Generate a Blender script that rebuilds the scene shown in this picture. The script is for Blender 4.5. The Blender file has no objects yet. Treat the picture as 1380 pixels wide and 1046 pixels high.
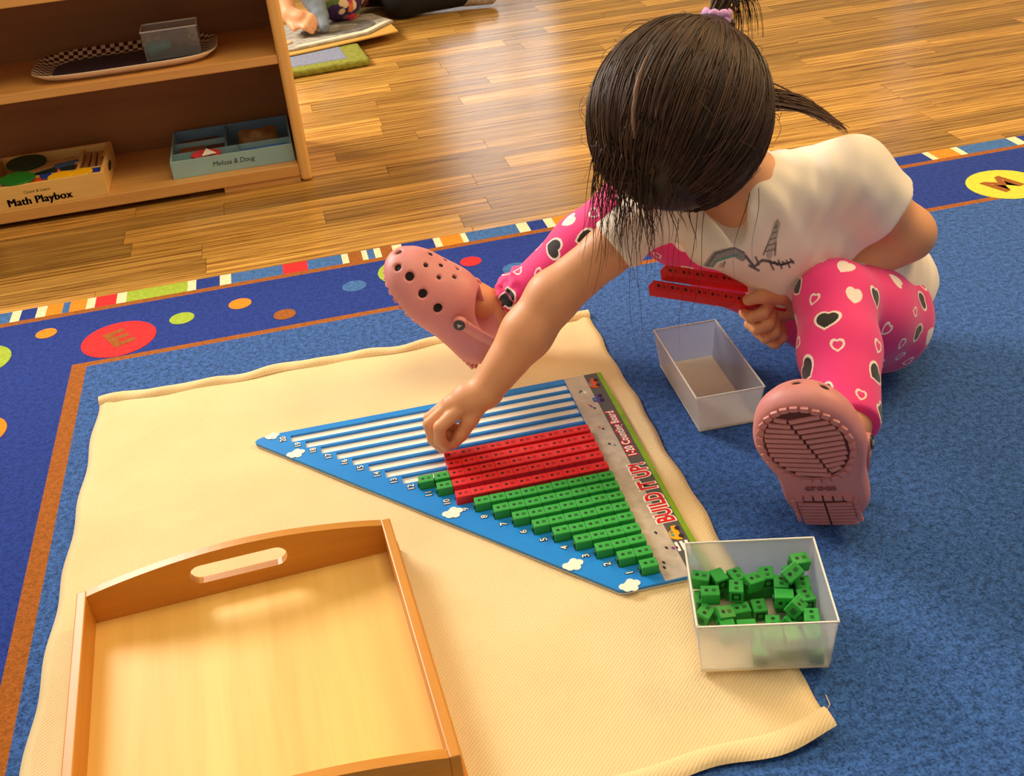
import bpy, bmesh, math, random
import numpy as np
from mathutils import Vector, Matrix
random.seed(7)
RNG = np.random.default_rng(11)
SC = bpy.context.scene
COL = SC.collection

# ------------------------------------------------------------------ camera
cam_data = bpy.data.cameras.new('camera')
cam_data.sensor_fit = 'HORIZONTAL'; cam_data.sensor_width = 36.0
cam_data.lens = 1500.0 / 1380.0 * 36.0
cam_data.clip_start = 0.02; cam_data.clip_end = 60
CAM = bpy.data.objects.new('camera', cam_data); COL.objects.link(CAM)
def camera_axes(pitch, roll):
    cp, sp = math.cos(pitch), math.sin(pitch); cr, sr = math.cos(roll), math.sin(roll)
    r, d, f = Vector((1, 0, 0)), Vector((0, -sp, -cp)), Vector((0, cp, -sp))
    return cr * r + sr * d, -sr * r + cr * d, f
ax, ay, az = camera_axes(0.5555810, 0.1029923)
CAM.matrix_world = Matrix(((ax.x, -ay.x, -az.x, 0), (ax.y, -ay.y, -az.y, 0), (ax.z, -ay.z, -az.z, 0.8457), (0, 0, 0, 1)))
SC.camera = CAM

# ------------------------------------------------------------------ world, lamps, exposure
world = bpy.data.worlds.new('room_air'); SC.world = world; world.use_nodes = True
bg = world.node_tree.nodes['Background']
bg.inputs['Color'].default_value = (1.0, 0.86, 0.68, 1); bg.inputs['Strength'].default_value = 0.38
def area_lamp(name, loc, target, sx, sy, power, color):
    d = bpy.data.lights.new(name, 'AREA'); d.shape = 'RECTANGLE'; d.size = sx; d.size_y = sy
    d.energy = power; d.color = color
    o = bpy.data.objects.new(name, d); COL.objects.link(o); o.location = loc
    o.rotation_euler = (Vector(target) - Vector(loc)).to_track_quat('-Z', 'Y').to_euler()
    return o
area_lamp('window_daylight', (-2.1, 3.3, 1.9), (0.1, 1.2, 0.0), 1.2, 1.0, 125, (1.0, 0.92, 0.82))
area_lamp('ceiling_lamp_warm', (2.3, 2.1, 2.2), (0.3, 1.4, 0.0), 1.2, 1.2, 52, (1.0, 0.66, 0.26))
area_lamp('ceiling_lamp', (0.2, 1.2, 2.6), (0.1, 1.2, 0.0), 1.2, 1.2, 26, (1.0, 0.8, 0.52))
SC.view_settings.view_transform = 'Standard'; SC.view_settings.look = 'None'
SC.view_settings.exposure = 0.0; SC.view_settings.gamma = 1.0
SC.view_settings.use_curve_mapping = False

# ------------------------------------------------------------------ helpers: objects
def link(name, me, m=None, parent=None, loc=None, rot=None):
    o = bpy.data.objects.new(name, me); COL.objects.link(o)
    if m is not None and hasattr(me, 'materials') and len(me.materials) == 0: me.materials.append(m)
    if parent is not None: o.parent = parent
    if loc is not None: o.location = loc
    if rot is not None: o.rotation_euler = rot
    return o
def tag(o, label=None, cat=None, group=None, kind=None):
    if label: o['label'] = label
    if cat: o['category'] = cat
    if group: o['group'] = group
    if kind: o['kind'] = kind
    return o
def thing(name, label, cat, loc=(0, 0, 0), rz=0.0, group=None):
    o = bpy.data.objects.new(name, None); COL.objects.link(o); o.empty_display_size = 0.02
    o.location = loc; o.rotation_euler = (0, 0, rz)
    return tag(o, label, cat, group)
def mesh_from(verts, faces, name='mesh', smooth=False):
    me = bpy.data.meshes.new(name)
    me.from_pydata([tuple(map(float, v)) for v in verts], [], [tuple(int(i) for i in f) for f in faces]); me.update()
    if smooth: me.shade_smooth()
    return me
def bm_mesh(bm, name='mesh', smooth=False, bevel=0.0, seg=2):
    if bevel > 0:
        bmesh.ops.bevel(bm, geom=list(bm.edges), offset=bevel, segments=seg, profile=0.5, affect='EDGES', clamp_overlap=True)
    bmesh.ops.recalc_face_normals(bm, faces=bm.faces)
    me = bpy.data.meshes.new(name); bm.to_mesh(me); bm.free()
    if smooth: me.shade_smooth()
    return me
def add_box(bm, c, s, rz=0.0, M=None):
    r = bmesh.ops.create_cube(bm, size=1.0)
    T = Matrix.Translation(c) @ Matrix.Rotation(rz, 4, 'Z') @ Matrix.Diagonal((s[0], s[1], s[2], 1))
    if M is not None: T = M @ T
    bmesh.ops.transform(bm, matrix=T, verts=r['verts'])
def box_mesh(c, s, bevel=0.0, seg=2, rz=0.0):
    bm = bmesh.new(); add_box(bm, c, s, rz); return bm_mesh(bm, bevel=bevel, seg=seg)
def bx(x0, x1, y0, y1, z0, z1, bevel=0.0, seg=2):
    return box_mesh(((x0 + x1) / 2, (y0 + y1) / 2, (z0 + z1) / 2), (abs(x1 - x0), abs(y1 - y0), abs(z1 - z0)), bevel, seg)
def prism(pts, z0, z1, bevel=0.0, seg=1):
    bm = bmesh.new()
    vs = [bm.verts.new((p[0], p[1], z0)) for p in pts]
    f = bm.faces.new(vs)
    r = bmesh.ops.extrude_face_region(bm, geom=[f])
    for v in r['geom']:
        if isinstance(v, bmesh.types.BMVert): v.co.z = z1
    if bevel > 0:
        top = [e for e in bm.edges if all(abs(v.co.z - z1) < 1e-7 for v in e.verts)]
        bmesh.ops.bevel(bm, geom=top, offset=bevel, segments=seg, profile=0.5, affect='EDGES', clamp_overlap=True)
    return bm_mesh(bm)
def ellipse(cx, cy, rx, ry, n=28, a=0.0):
    out = []
    for i in range(n):
        t = 2 * math.pi * i / n; x, y = rx * math.cos(t), ry * math.sin(t)
        out.append((cx + x * math.cos(a) - y * math.sin(a), cy + x * math.sin(a) + y * math.cos(a)))
    return out
def tube_mesh(paths, radii, n=6, name='tube'):
    """paths: list of arrays (k,3); radii: float or list per path (float or array k)"""
    V, F = [], []
    for pi, P in enumerate(paths):
        P = np.asarray(P, float); k = len(P)
        r = radii if np.isscalar(radii) else radii[pi]
        r = np.full(k, r) if np.isscalar(r) else np.asarray(r, float)
        T = np.gradient(P, axis=0); T /= np.linalg.norm(T, axis=1)[:, None] + 1e-12
        up = np.array([0.31, 0.17, 0.93]); base = len(V)
        for i in range(k):
            a = np.cross(T[i], up); a /= np.linalg.norm(a) + 1e-12; b = np.cross(T[i], a)
            for j in range(n):
                t = 2 * math.pi * j / n
                V.append(P[i] + r[i] * (math.cos(t) * a + math.sin(t) * b))
        for i in range(k - 1):
            for j in range(n):
                F.append((base + i * n + j, base + i * n + (j + 1) % n, base + (i + 1) * n + (j + 1) % n, base + (i + 1) * n + j))
        F.append(tuple(base + j for j in range(n))[::-1]); F.append(tuple(base + (k - 1) * n + j for j in range(n)))
    return mesh_from(V, F, name, True)
def text_mesh(s, size, offset=0.0, extrude=0.0, spacing=1.0, align='CENTER', shear=0.0):
    cu = bpy.data.curves.new('text', 'FONT'); cu.body = s; cu.size = size; cu.offset = offset; cu.extrude = extrude
    cu.align_x = align; cu.align_y = 'CENTER'; cu.space_character = spacing; cu.shear = shear; cu.resolution_u = 3
    o = bpy.data.objects.new('text', cu); COL.objects.link(o)
    bpy.context.view_layer.update()
    me = bpy.data.meshes.new_from_object(o.evaluated_get(bpy.context.evaluated_depsgraph_get()))
    bpy.data.objects.remove(o); bpy.data.curves.remove(cu)
    return me

# ------------------------------------------------------------------ helpers: materials
def srgb(r, g, b):
    f = lambda c: (c / 255 / 12.92) if c / 255 <= 0.04045 else ((c / 255 + 0.055) / 1.055) ** 2.4
    return (f(r), f(g), f(b), 1.0)
def mix_rgb(nt, fac, a, b, blend='MIX'):
    n = nt.nodes.new('ShaderNodeMix'); n.data_type = 'RGBA'; n.blend_type = blend
    for k, v in ((0, fac), (6, a), (7, b)):
        if hasattr(v, 'is_output'): nt.links.new(v, n.inputs[k])
        else: n.inputs[k].default_value = v
    return n.outputs[2]
def noise(nt, scale, detail=3, rough=0.55, vec=None, stretch=None, dist=0.0):
    n = nt.nodes.new('ShaderNodeTexNoise'); n.inputs['Scale'].default_value = scale
    n.inputs['Detail'].default_value = detail; n.inputs['Roughness'].default_value = rough; n.inputs['Distortion'].default_value = dist
    if vec is None:
        tc = nt.nodes.new('ShaderNodeTexCoord'); vec = tc.outputs['Object']
    if stretch is not None:
        mp = nt.nodes.new('ShaderNodeMapping'); mp.inputs['Scale'].default_value = stretch
        nt.links.new(vec, mp.inputs['Vector']); vec = mp.outputs['Vector']
    nt.links.new(vec, n.inputs['Vector'])
    return n.outputs['Fac']
def ramp(nt, fac, stops):
    n = nt.nodes.new('ShaderNodeValToRGB'); els = n.color_ramp.elements
    while len(els) < len(stops): els.new(0.5)
    for e, (p, c) in zip(els, stops): e.position = p; e.color = c
    nt.links.new(fac, n.inputs['Fac']); return n.outputs['Color']
def material(name, color, rough=0.5, var=0.0, vscale=40.0, vstretch=None, bump=0.0, bscale=200.0, bstretch=None, bdist=0.001, spec=0.5, sheen=0.0, sss=0.0):
    m = bpy.data.materials.new(name); m.use_nodes = True; nt = m.node_tree; b = nt.nodes['Principled BSDF']
    b.inputs['Base Color'].default_value = color; b.inputs['Roughness'].default_value = rough
    b.inputs['Specular IOR Level'].default_value = spec
    if sheen: b.inputs['Sheen Weight'].default_value = sheen
    if sss:
        b.inputs['Subsurface Weight'].default_value = sss; b.inputs['Subsurface Radius'].default_value = (0.012, 0.005, 0.003)
        b.inputs['Subsurface Scale'].default_value = 0.6
    if var:
        f = noise(nt, vscale, 4, 0.6, stretch=vstretch)
        dk = tuple(c * (1 - var) for c in color[:3]) + (1,); lt = tuple(min(1, c * (1 + var)) for c in color[:3]) + (1,)
        nt.links.new(ramp(nt, f, [(0.3, dk), (0.7, lt)]), b.inputs['Base Color'])
    if bump:
        f = noise(nt, bscale, 3, 0.6, stretch=bstretch)
        bn = nt.nodes.new('ShaderNodeBump'); bn.inputs['Strength'].default_value = bump; bn.inputs['Distance'].default_value = bdist
        nt.links.new(f, bn.inputs['Height']); nt.links.new(bn.outputs['Normal'], b.inputs['Normal'])
    return m
def wood(name, c0, c1, axis='x', scale=14.0, rough=0.42, per_object=0.0, stretch=0.07, contrast=0.17):
    m = bpy.data.materials.new(name); m.use_nodes = True; nt = m.node_tree; b = nt.nodes['Principled BSDF']
    b.inputs['Roughness'].default_value = rough
    tc = nt.nodes.new('ShaderNodeTexCoord'); vec = tc.outputs['Object']
    if per_object:
        oi = nt.nodes.new('ShaderNodeObjectInfo'); sc_ = nt.nodes.new('ShaderNodeMath'); sc_.operation = 'MULTIPLY'; sc_.inputs[1].default_value = 37.0
        nt.links.new(oi.outputs['Random'], sc_.inputs[0])
        cb = nt.nodes.new('ShaderNodeCombineXYZ')
        for k in range(3): nt.links.new(sc_.outputs[0], cb.inputs[k])
        va = nt.nodes.new('ShaderNodeVectorMath'); va.operation = 'ADD'
        nt.links.new(vec, va.inputs[0]); nt.links.new(cb.outputs[0], va.inputs[1]); vec = va.outputs[0]
    st = {'x': (stretch, 1, 1), 'y': (1, stretch, 1), 'z': (1, 1, stretch)}[axis]
    f1 = noise(nt, scale, 5, 0.62, vec, st, 0.6); f2 = noise(nt, scale * 6, 3, 0.6, vec, st)
    mixf = mix_rgb(nt, 0.3, f1, f2)
    col = ramp(nt, mixf, [(0.5 - contrast, c0), (0.5 + contrast, c1)])
    if per_object:
        tone = ramp(nt, oi.outputs['Random'], [(0.0, (1 - per_object,) * 3 + (1,)), (1.0, (1 + per_object * 0.35,) * 3 + (1,))])
        col = mix_rgb(nt, 1.0, col, tone, 'MULTIPLY')
    nt.links.new(col, b.inputs['Base Color'])
    bn = nt.nodes.new('ShaderNodeBump'); bn.inputs['Strength'].default_value = 0.12; bn.inputs['Distance'].default_value = 0.0006
    nt.links.new(f2, bn.inputs['Height']); nt.links.new(bn.outputs['Normal'], b.inputs['Normal'])
    return m
def vcol_material(name, rough=0.8, sheen=0.0, bump=0.0, bscale=900.0, sss=0.0, var=0.0):
    m = bpy.data.materials.new(name); m.use_nodes = True; nt = m.node_tree; b = nt.nodes['Principled BSDF']
    a = nt.nodes.new('ShaderNodeVertexColor'); a.layer_name = 'Col'
    col = a.outputs['Color']
    if var:
        f = noise(nt, 60, 3); col = mix_rgb(nt, 1.0, col, ramp(nt, f, [(0.3, (1 - var,) * 3 + (1,)), (0.7, (1 + var,) * 3 + (1,))]), 'MULTIPLY')
    nt.links.new(col, b.inputs['Base Color']); b.inputs['Roughness'].default_value = rough
    b.inputs['Sheen Weight'].default_value = sheen
    if sss:
        b.inputs['Subsurface Weight'].default_value = sss; b.inputs['Subsurface Radius'].default_value = (0.012, 0.005, 0.003); b.inputs['Subsurface Scale'].default_value = 0.5
    if bump:
        f = noise(nt, bscale, 2); bn = nt.nodes.new('ShaderNodeBump'); bn.inputs['Strength'].default_value = bump; bn.inputs['Distance'].default_value = 0.001
        nt.links.new(f, bn.inputs['Height']); nt.links.new(bn.outputs['Normal'], b.inputs['Normal'])
    return m
def set_vcol(me, cols):
    a = me.color_attributes.new('Col', 'FLOAT_COLOR', 'POINT')
    c = np.ones((len(me.vertices), 4), np.float32); c[:, :3] = cols
    a.data.foreach_set('color', c.ravel())
def frosted(name, color, clear=0.35, rough=0.3, density=0.5):
    m = bpy.data.materials.new(name); m.use_nodes = True; nt = m.node_tree; nt.nodes.clear()
    out = nt.nodes.new('ShaderNodeOutputMaterial')
    tr = nt.nodes.new('ShaderNodeBsdfTransparent'); tr.inputs['Color'].default_value = (0.97, 0.97, 0.96, 1)
    rf = nt.nodes.new('ShaderNodeBsdfRefraction'); rf.inputs['Roughness'].default_value = rough; rf.inputs['IOR'].default_value = 1.12; rf.inputs['Color'].default_value = (0.97, 0.97, 0.95, 1)
    df = nt.nodes.new('ShaderNodeBsdfDiffuse'); df.inputs['Color'].default_value = color
    tl = nt.nodes.new('ShaderNodeBsdfTranslucent'); tl.inputs['Color'].default_value = color
    gl = nt.nodes.new('ShaderNodeBsdfGlossy'); gl.inputs['Roughness'].default_value = 0.25
    def mx(f, a, b):
        n = nt.nodes.new('ShaderNodeMixShader'); n.inputs[0].default_value = f
        nt.links.new(a, n.inputs[1]); nt.links.new(b, n.inputs[2]); return n.outputs[0]
    body = mx(0.45, df.outputs[0], tl.outputs[0]); thru = mx(clear, rf.outputs[0], tr.outputs[0])
    s = mx(0.05, mx(density, thru, body), gl.outputs[0])
    nt.links.new(s, out.inputs['Surface'])
    return m
def solidify(o, t, off=-1.0):
    md = o.modifiers.new('thickness', 'SOLIDIFY'); md.thickness = t; md.offset = off; return o
# ------------------------------------------------------------------ helpers: smooth bodies (distance fields meshed by surface nets)
class Clay:
    def __init__(self, lo, hi, h):
        self.lo = np.array(lo, np.float32); self.h = h
        self.n = np.ceil((np.array(hi) - np.array(lo)) / h).astype(int) + 1
        self.D = np.full(self.n, 0.05, np.float32)
    def _box(self, lo, hi, pad):
        a = np.clip(np.floor((np.array(lo) - pad - self.lo) / self.h).astype(int), 0, self.n)
        b = np.clip(np.ceil((np.array(hi) + pad - self.lo) / self.h).astype(int) + 1, 0, self.n)
        if np.any(b <= a): return None, None
        sl = tuple(slice(x, y) for x, y in zip(a, b))
        g = [self.lo[i] + self.h * np.arange(a[i], b[i], dtype=np.float32) for i in range(3)]
        return sl, g
    def _put(self, sl, d, k, op):
        D = self.D[sl]
        if op == 'add':
            hh = np.maximum(k - np.abs(D - d), 0) / k; self.D[sl] = np.minimum(D, d) - hh * hh * k * 0.25
        else:
            e = -d; hh = np.maximum(k - np.abs(D - e), 0) / k; self.D[sl] = np.maximum(D, e) + hh * hh * k * 0.25
    def cone(self, a, b, ra, rb, k=0.012, op='add', flat=None):
        """tapered limb from a to b; flat=(axis, factor) squashes the section along axis"""
        a, b = np.array(a, np.float32), np.array(b, np.float32); r = max(ra, rb); pad = max(0.02, k)
        sl, g = self._box(np.minimum(a, b) - r, np.maximum(a, b) + r, pad)
        if sl is None: return self
        X = g[0][:, None, None] - a[0]; Y = g[1][None, :, None] - a[1]; Z = g[2][None, None, :] - a[2]
        ab = b - a; L2 = float(ab @ ab) + 1e-12
        t = np.clip((X * ab[0] + Y * ab[1] + Z * ab[2]) / L2, 0, 1)
        px, py, pz = X - t * ab[0], Y - t * ab[1], Z - t * ab[2]
        d2 = px * px + py * py + pz * pz
        if flat is not None:
            n = np.array(flat[0], np.float32); n /= np.linalg.norm(n); q = px * n[0] + py * n[1] + pz * n[2]
            d2 = d2 + q * q * (1 / flat[1] ** 2 - 1)
        d = np.sqrt(d2) - (ra + t * (rb - ra)); self._put(sl, d, k, op); return self
    def chain(self, pts, rs, k=0.012, op='add', flat=None):
        for i in range(len(pts) - 1): self.cone(pts[i], pts[i + 1], rs[i], rs[i + 1], k, op, flat)
        return self
    def ell(self, c, r, axes=None, k=0.012, op='add'):
        c = np.array(c, np.float32); r = np.array(r, np.float32); R = max(r); pad = max(0.02, k)
        sl, g = self._box(c - R, c + R, pad)
        if sl is None: return self
        X = g[0][:, None, None] - c[0]; Y = g[1][None, :, None] - c[1]; Z = g[2][None, None, :] - c[2]
        A = np.eye(3, dtype=np.float32) if axes is None else np.array(axes, np.float32)
        q = [(X * A[i, 0] + Y * A[i, 1] + Z * A[i, 2]) for i in range(3)]
        k0 = np.sqrt(sum((q[i] / r[i]) ** 2 for i in range(3))); k1 = np.sqrt(sum((q[i] / r[i] ** 2) ** 2 for i in range(3))) + 1e-9
        self._put(sl, k0 * (k0 - 1) / k1, k, op); return self
    def box(self, c, half, axes=None, rad=0.002, k=0.004, op='add'):
        c = np.array(c, np.float32); hf = np.array(half, np.float32); R = float(np.linalg.norm(hf)); pad = max(0.02, k)
        A = np.eye(3, dtype=np.float32) if axes is None else np.array(axes, np.float32)
        ext = np.abs(A.T) @ hf
        sl, g = self._box(c - ext, c + ext, pad)
        if sl is None: return self
        X = g[0][:, None, None] - c[0]; Y = g[1][None, :, None] - c[1]; Z = g[2][None, None, :] - c[2]
        q = [np.abs(X * A[i, 0] + Y * A[i, 1] + Z * A[i, 2]) - (hf[i] - rad) for i in range(3)]
        d = np.sqrt(sum(np.maximum(v, 0) ** 2 for v in q)) + np.minimum(np.maximum(np.maximum(q[0], q[1]), q[2]), 0) - rad
        self._put(sl, d, k, op); return self
    def half(self, p, n, k=0.003, lo=None, hi=None):
        """cut away everything on the side n points to (only inside the box lo..hi)"""
        n = np.array(n, np.float32); n /= np.linalg.norm(n)
        lo = self.lo if lo is None else lo; hi = self.lo + self.h * self.n if hi is None else hi
        sl, g = self._box(lo, hi, 0)
        if sl is None: return self
        d = (g[0][:, None, None] - p[0]) * n[0] + (g[1][None, :, None] - p[1]) * n[1] + (g[2][None, None, :] - p[2]) * n[2]
        self._put(sl, -d, k, 'cut'); return self
    def warp(self, f):
        g = [self.lo[i] + self.h * np.arange(self.n[i], dtype=np.float32) for i in range(3)]
        self.D = self.D + f(g[0][:, None, None], g[1][None, :, None], g[2][None, None, :]).astype(np.float32); return self
    def mesh(self, name='body', smooth_iters=1):
        D = self.D; D[0] = D[-1] = 0.05; D[:, 0] = D[:, -1] = 0.05; D[:, :, 0] = D[:, :, -1] = 0.05
        ins = D < 0; n = self.n - 1
        c = np.zeros(n, np.int8)
        for dx in (0, 1):
            for dy in (0, 1):
                for dz in (0, 1): c += ins[dx:n[0] + dx, dy:n[1] + dy, dz:n[2] + dz]
        act = (c > 0) & (c < 8); idx = np.argwhere(act); vid = np.full(n, -1, np.int32); vid[act] = np.arange(len(idx))
        acc = np.zeros((len(idx), 3)); cnt = np.zeros(len(idx))
        corners = [(x, y, z) for x in (0, 1) for y in (0, 1) for z in (0, 1)]
        vals = {q: D[idx[:, 0] + q[0], idx[:, 1] + q[1], idx[:, 2] + q[2]] for q in corners}
        for q in corners:
            for a in range(3):
                if q[a] == 0:
                    q2 = list(q); q2[a] = 1; q2 = tuple(q2); d0, d1 = vals[q], vals[q2]; m = (d0 < 0) != (d1 < 0)
                    t = np.where(m, d0 / (d0 - d1 + 1e-12), 0); p = np.tile(np.array(q, float), (len(idx), 1)); p[:, a] = t
                    acc[m] += p[m]; cnt[m] += 1
        V = self.lo + self.h * (idx + acc / cnt[:, None])
        F = []
        for a in range(3):
            b_, c_ = (a + 1) % 3, (a + 2) % 3
            s0 = [slice(1, -1)] * 3; s0[a] = slice(0, -1); s1 = list(s0); s1[a] = slice(1, None)
            A, Bq = ins[tuple(s0)], ins[tuple(s1)]; e = np.argwhere(A != Bq)
            if len(e) == 0: continue
            flip = A[A != Bq]
            e = e + np.array([1 if i != a else 0 for i in range(3)])
            def at(db, dc):
                q = e.copy(); q[:, b_] += db; q[:, c_] += dc; return vid[q[:, 0], q[:, 1], q[:, 2]]
            quad = np.stack([at(-1, -1), at(0, -1), at(0, 0), at(-1, 0)], 1)
            quad[~flip] = quad[~flip][:, ::-1]; F.append(quad)
        F = np.concatenate(F); F = F[(F >= 0).all(1)]
        for _ in range(smooth_iters):
            s = np.zeros_like(V); k = np.zeros(len(V))
            for i in range(4):
                j = F[:, (i + 1) % 4]; np.add.at(s, F[:, i], V[j]); np.add.at(k, F[:, i], 1); np.add.at(s, j, V[F[:, i]]); np.add.at(k, j, 1)
            V = 0.5 * V + 0.5 * s / np.maximum(k, 1)[:, None]
        return np_mesh(V, F, name)
def np_mesh(V, F, name='body', smooth=True):
    me = bpy.data.meshes.new(name); k = F.shape[1]
    me.vertices.add(len(V)); me.vertices.foreach_set('co', np.asarray(V, np.float32).ravel())
    me.loops.add(F.size); me.loops.foreach_set('vertex_index', F.astype(np.int32).ravel())
    me.polygons.add(len(F)); me.polygons.foreach_set('loop_start', np.arange(0, F.size, k, dtype=np.int32)); me.polygons.foreach_set('loop_total', np.full(len(F), k, np.int32))
    me.update(calc_edges=True); me.validate()
    if smooth: me.shade_smooth()
    return me
def mesh_arrays(me):
    n = len(me.vertices); V = np.empty(n * 3, np.float32); me.vertices.foreach_get('co', V); V = V.reshape(-1, 3)
    N = np.empty(n * 3, np.float32); me.vertices.foreach_get('normal', N); return V, N.reshape(-1, 3)
def subdivided(me, levels=1):
    o = bpy.data.objects.new('tmp', me); COL.objects.link(o); md = o.modifiers.new('s', 'SUBSURF'); md.levels = levels; md.render_levels = levels
    bpy.context.view_layer.update()
    r = bpy.data.meshes.new_from_object(o.evaluated_get(bpy.context.evaluated_depsgraph_get())); bpy.data.objects.remove(o); r.shade_smooth(); return r
# ================================================================== the setting
RZ = math.radians(9.85)                       # planks, rug and shelf share this heading
RUG0 = Vector((-0.6957, 1.5687, 0.0))
FLOOR_Z = -0.007
def rug_xy(u, v): return Vector((RUG0.x + u * math.cos(RZ) - v * math.sin(RZ), RUG0.y + u * math.sin(RZ) + v * math.cos(RZ), 0))
M_PLANK = wood('honey_laminate', srgb(128, 78, 26), srgb(240, 184, 92), 'x', 9, 0.21, 0.44, 0.16, 0.12)
M_WALL = material('wall_paint', srgb(226, 208, 176), 0.8)
M_TRIM = material('white_trim', srgb(236, 230, 220), 0.5)
floor = link('floor', bx(-4.2, 4.4, -3.2, 4.8, -0.06, -0.0075), material('plank_joint', srgb(78, 45, 16), 0.6))
floor.location = (RUG0.x, RUG0.y, FLOOR_Z); floor.rotation_euler = (0, 0, RZ); tag(floor, kind='structure')
# planks: narrow strips with staggered ends, nearest the camera one object each
plank_me = bx(-0.5, 0.5, -0.5, 0.5, -1, 0); plank_me.materials.append(M_PLANK)
W = 0.068
far_bm = bmesh.new(); count = 0
rows = []
for r in range(-3, 62):
    v = 0.215 + r * W; u = -4.2 - random.random() * 0.5
    while u < 4.4:
        L = random.uniform(0.34, 0.72); rows.append((r, u, v, L)); u += L
for r in range(-40, -3):                     # beside the rug's left edge
    v = 0.215 + r * W; u = -4.2 - random.random() * 0.5
    while u < -0.26:
        L = random.uniform(0.34, 0.72); L = min(L, -0.246 - u); rows.append((r, u, v, L)); u += L + (1 if L < 0.02 else 0)
def plank_seen(u, v, L):
    return -0.6 < u + L / 2 < 2.9 and -0.1 < v < 2.5
seen = [q for q in rows if plank_seen(q[1], q[2], q[3])]
seen.sort(key=lambda q: (q[1] + q[3] / 2 - 0.9) ** 2 * 0.5 + (q[2] - 0.4) ** 2)
seen = set(seen[:296])
for q in rows:
    r, u, v, L = q
    if q in seen:
        p = link('plank', plank_me, None, floor, (u + L / 2, v + W / 2, 0)); p.scale = (L - 0.0008, W - 0.0008, 0.007)
    else:
        add_box(far_bm, (u + L / 2, v + W / 2, -0.0035), (L - 0.0008, W - 0.0008, 0.007))
fp = link('far_planks', bm_mesh(far_bm), wood('honey_laminate_far', srgb(128, 78, 26), srgb(228, 170, 84), 'x', 60, 0.21, 0.0, 0.04), floor); tag(fp, kind='stuff')
# walls out of view; their windows show as streaks in the floor's gloss
def wall_y(name, y, x0, x1, holes, z1=2.8):
    bm = bmesh.new(); xs = sorted([x0, x1] + [h for q in holes for h in q[:2]])
    for a, b in zip(xs[:-1], xs[1:]):
        hit = [q for q in holes if abs(q[0] - a) < 1e-6 and abs(q[1] - b) < 1e-6]
        if hit:
            add_box(bm, ((a + b) / 2, y + 0.06, (hit[0][2] - 0.06) / 2), (b - a, 0.12, hit[0][2] + 0.06))
            add_box(bm, ((a + b) / 2, y + 0.06, (hit[0][3] + z1) / 2), (b - a, 0.12, z1 - hit[0][3]))
        else: add_box(bm, ((a + b) / 2, y + 0.06, (z1 - 0.06) / 2), (b - a, 0.12, z1 + 0.06))
    return tag(link(name, bm_mesh(bm), M_WALL), kind='structure')
HOLES = [(-0.22, 0.46, 0.55, 2.05), (2.32, 2.48, 0.30, 2.05)]
wall_y('wall_back', 6.2, -4.4, 4.6, HOLES)
M_GLASS = material('window_glass', (0.9, 0.95, 1, 1), 0.02); M_GLASS.node_tree.nodes['Principled BSDF'].inputs['Transmission Weight'].default_value = 1.0
for i, (a, b, z0, z1) in enumerate(HOLES):
    bm = bmesh.new()
    for xx in (a + 0.015, b - 0.015): add_box(bm, (xx, 6.24, (z0 + z1) / 2), (0.03, 0.06, z1 - z0))
    for zz in (z0 + 0.015, z1 - 0.015): add_box(bm, ((a + b) / 2, 6.24, zz), (b - a - 0.06, 0.06, 0.03))
    if i == 0: add_box(bm, (0.22, 6.24, (z0 + z1) / 2), (0.04, 0.05, z1 - z0 - 0.06))
    wf = tag(link('window_%d' % (i + 1), bm_mesh(bm), M_TRIM), kind='structure')
    link('pane', bx(a + 0.03, b - 0.03, 6.245, 6.249, z0 + 0.03, z1 - 0.03), M_GLASS, wf)
    area_lamp('daylight_outside', ((a + b) / 2, 6.5, (z0 + z1) / 2), ((a + b) / 2, 0, 0.6), b - a, z1 - z0, 9 * (b - a), (0.95, 0.97, 1.0))
# ================================================================== the blue classroom rug
def carpet(name, c, var=0.55):
    m = bpy.data.materials.new(name); m.use_nodes = True; nt = m.node_tree; b = nt.nodes['Principled BSDF']
    b.inputs['Roughness'].default_value = 0.95; b.inputs['Specular IOR Level'].default_value = 0.1; b.inputs['Sheen Weight'].default_value = 0.10
    f1 = noise(nt, 330, 3, 0.75); f2 = noise(nt, 120, 3, 0.7); f = mix_rgb(nt, 0.45, f1, f2)
    dk = tuple(x * (1 - var) for x in c[:3]) + (1,); lt = tuple(min(1, x * (1 + var * 0.8) + 0.012) for x in c[:3]) + (1,)
    nt.links.new(ramp(nt, f, [(0.41, dk), (0.59, lt)]), b.inputs['Base Color'])
    bn = nt.nodes.new('ShaderNodeBump'); bn.inputs['Strength'].default_value = 0.7; bn.inputs['Distance'].default_value = 0.003
    nt.links.new(f, bn.inputs['Height']); nt.links.new(bn.outputs['Normal'], b.inputs['Normal'])
    return m
C_FIELD = carpet('carpet_denim', srgb(50, 92, 160)); C_NAVY = carpet('carpet_navy', srgb(14, 50, 140), 0.3)
C_BROWN = carpet('carpet_brown', srgb(160, 88, 10), 0.25); C_ORANGE = carpet('carpet_orange', srgb(240, 140, 10), 0.15)
C_CREAM = carpet('carpet_cream', srgb(244, 226, 180), 0.12); C_RED = carpet('carpet_red', srgb(226, 34, 38), 0.15)
C_LIME = carpet('carpet_lime', srgb(164, 186, 50), 0.18); C_SKY = carpet('carpet_sky', srgb(60, 108, 170), 0.3)
C_YEL = carpet('carpet_yellow', srgb(222, 214, 60), 0.12)
rug = thing('area_rug', 'large blue classroom rug with dotted navy border and multicoloured edge stripes', 'rug', tuple(RUG0), RZ)
ZR = FLOOR_Z
link('field', bx(0.024, 2.6, -2.3, -0.014, ZR, 0.0), C_FIELD, rug)
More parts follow.
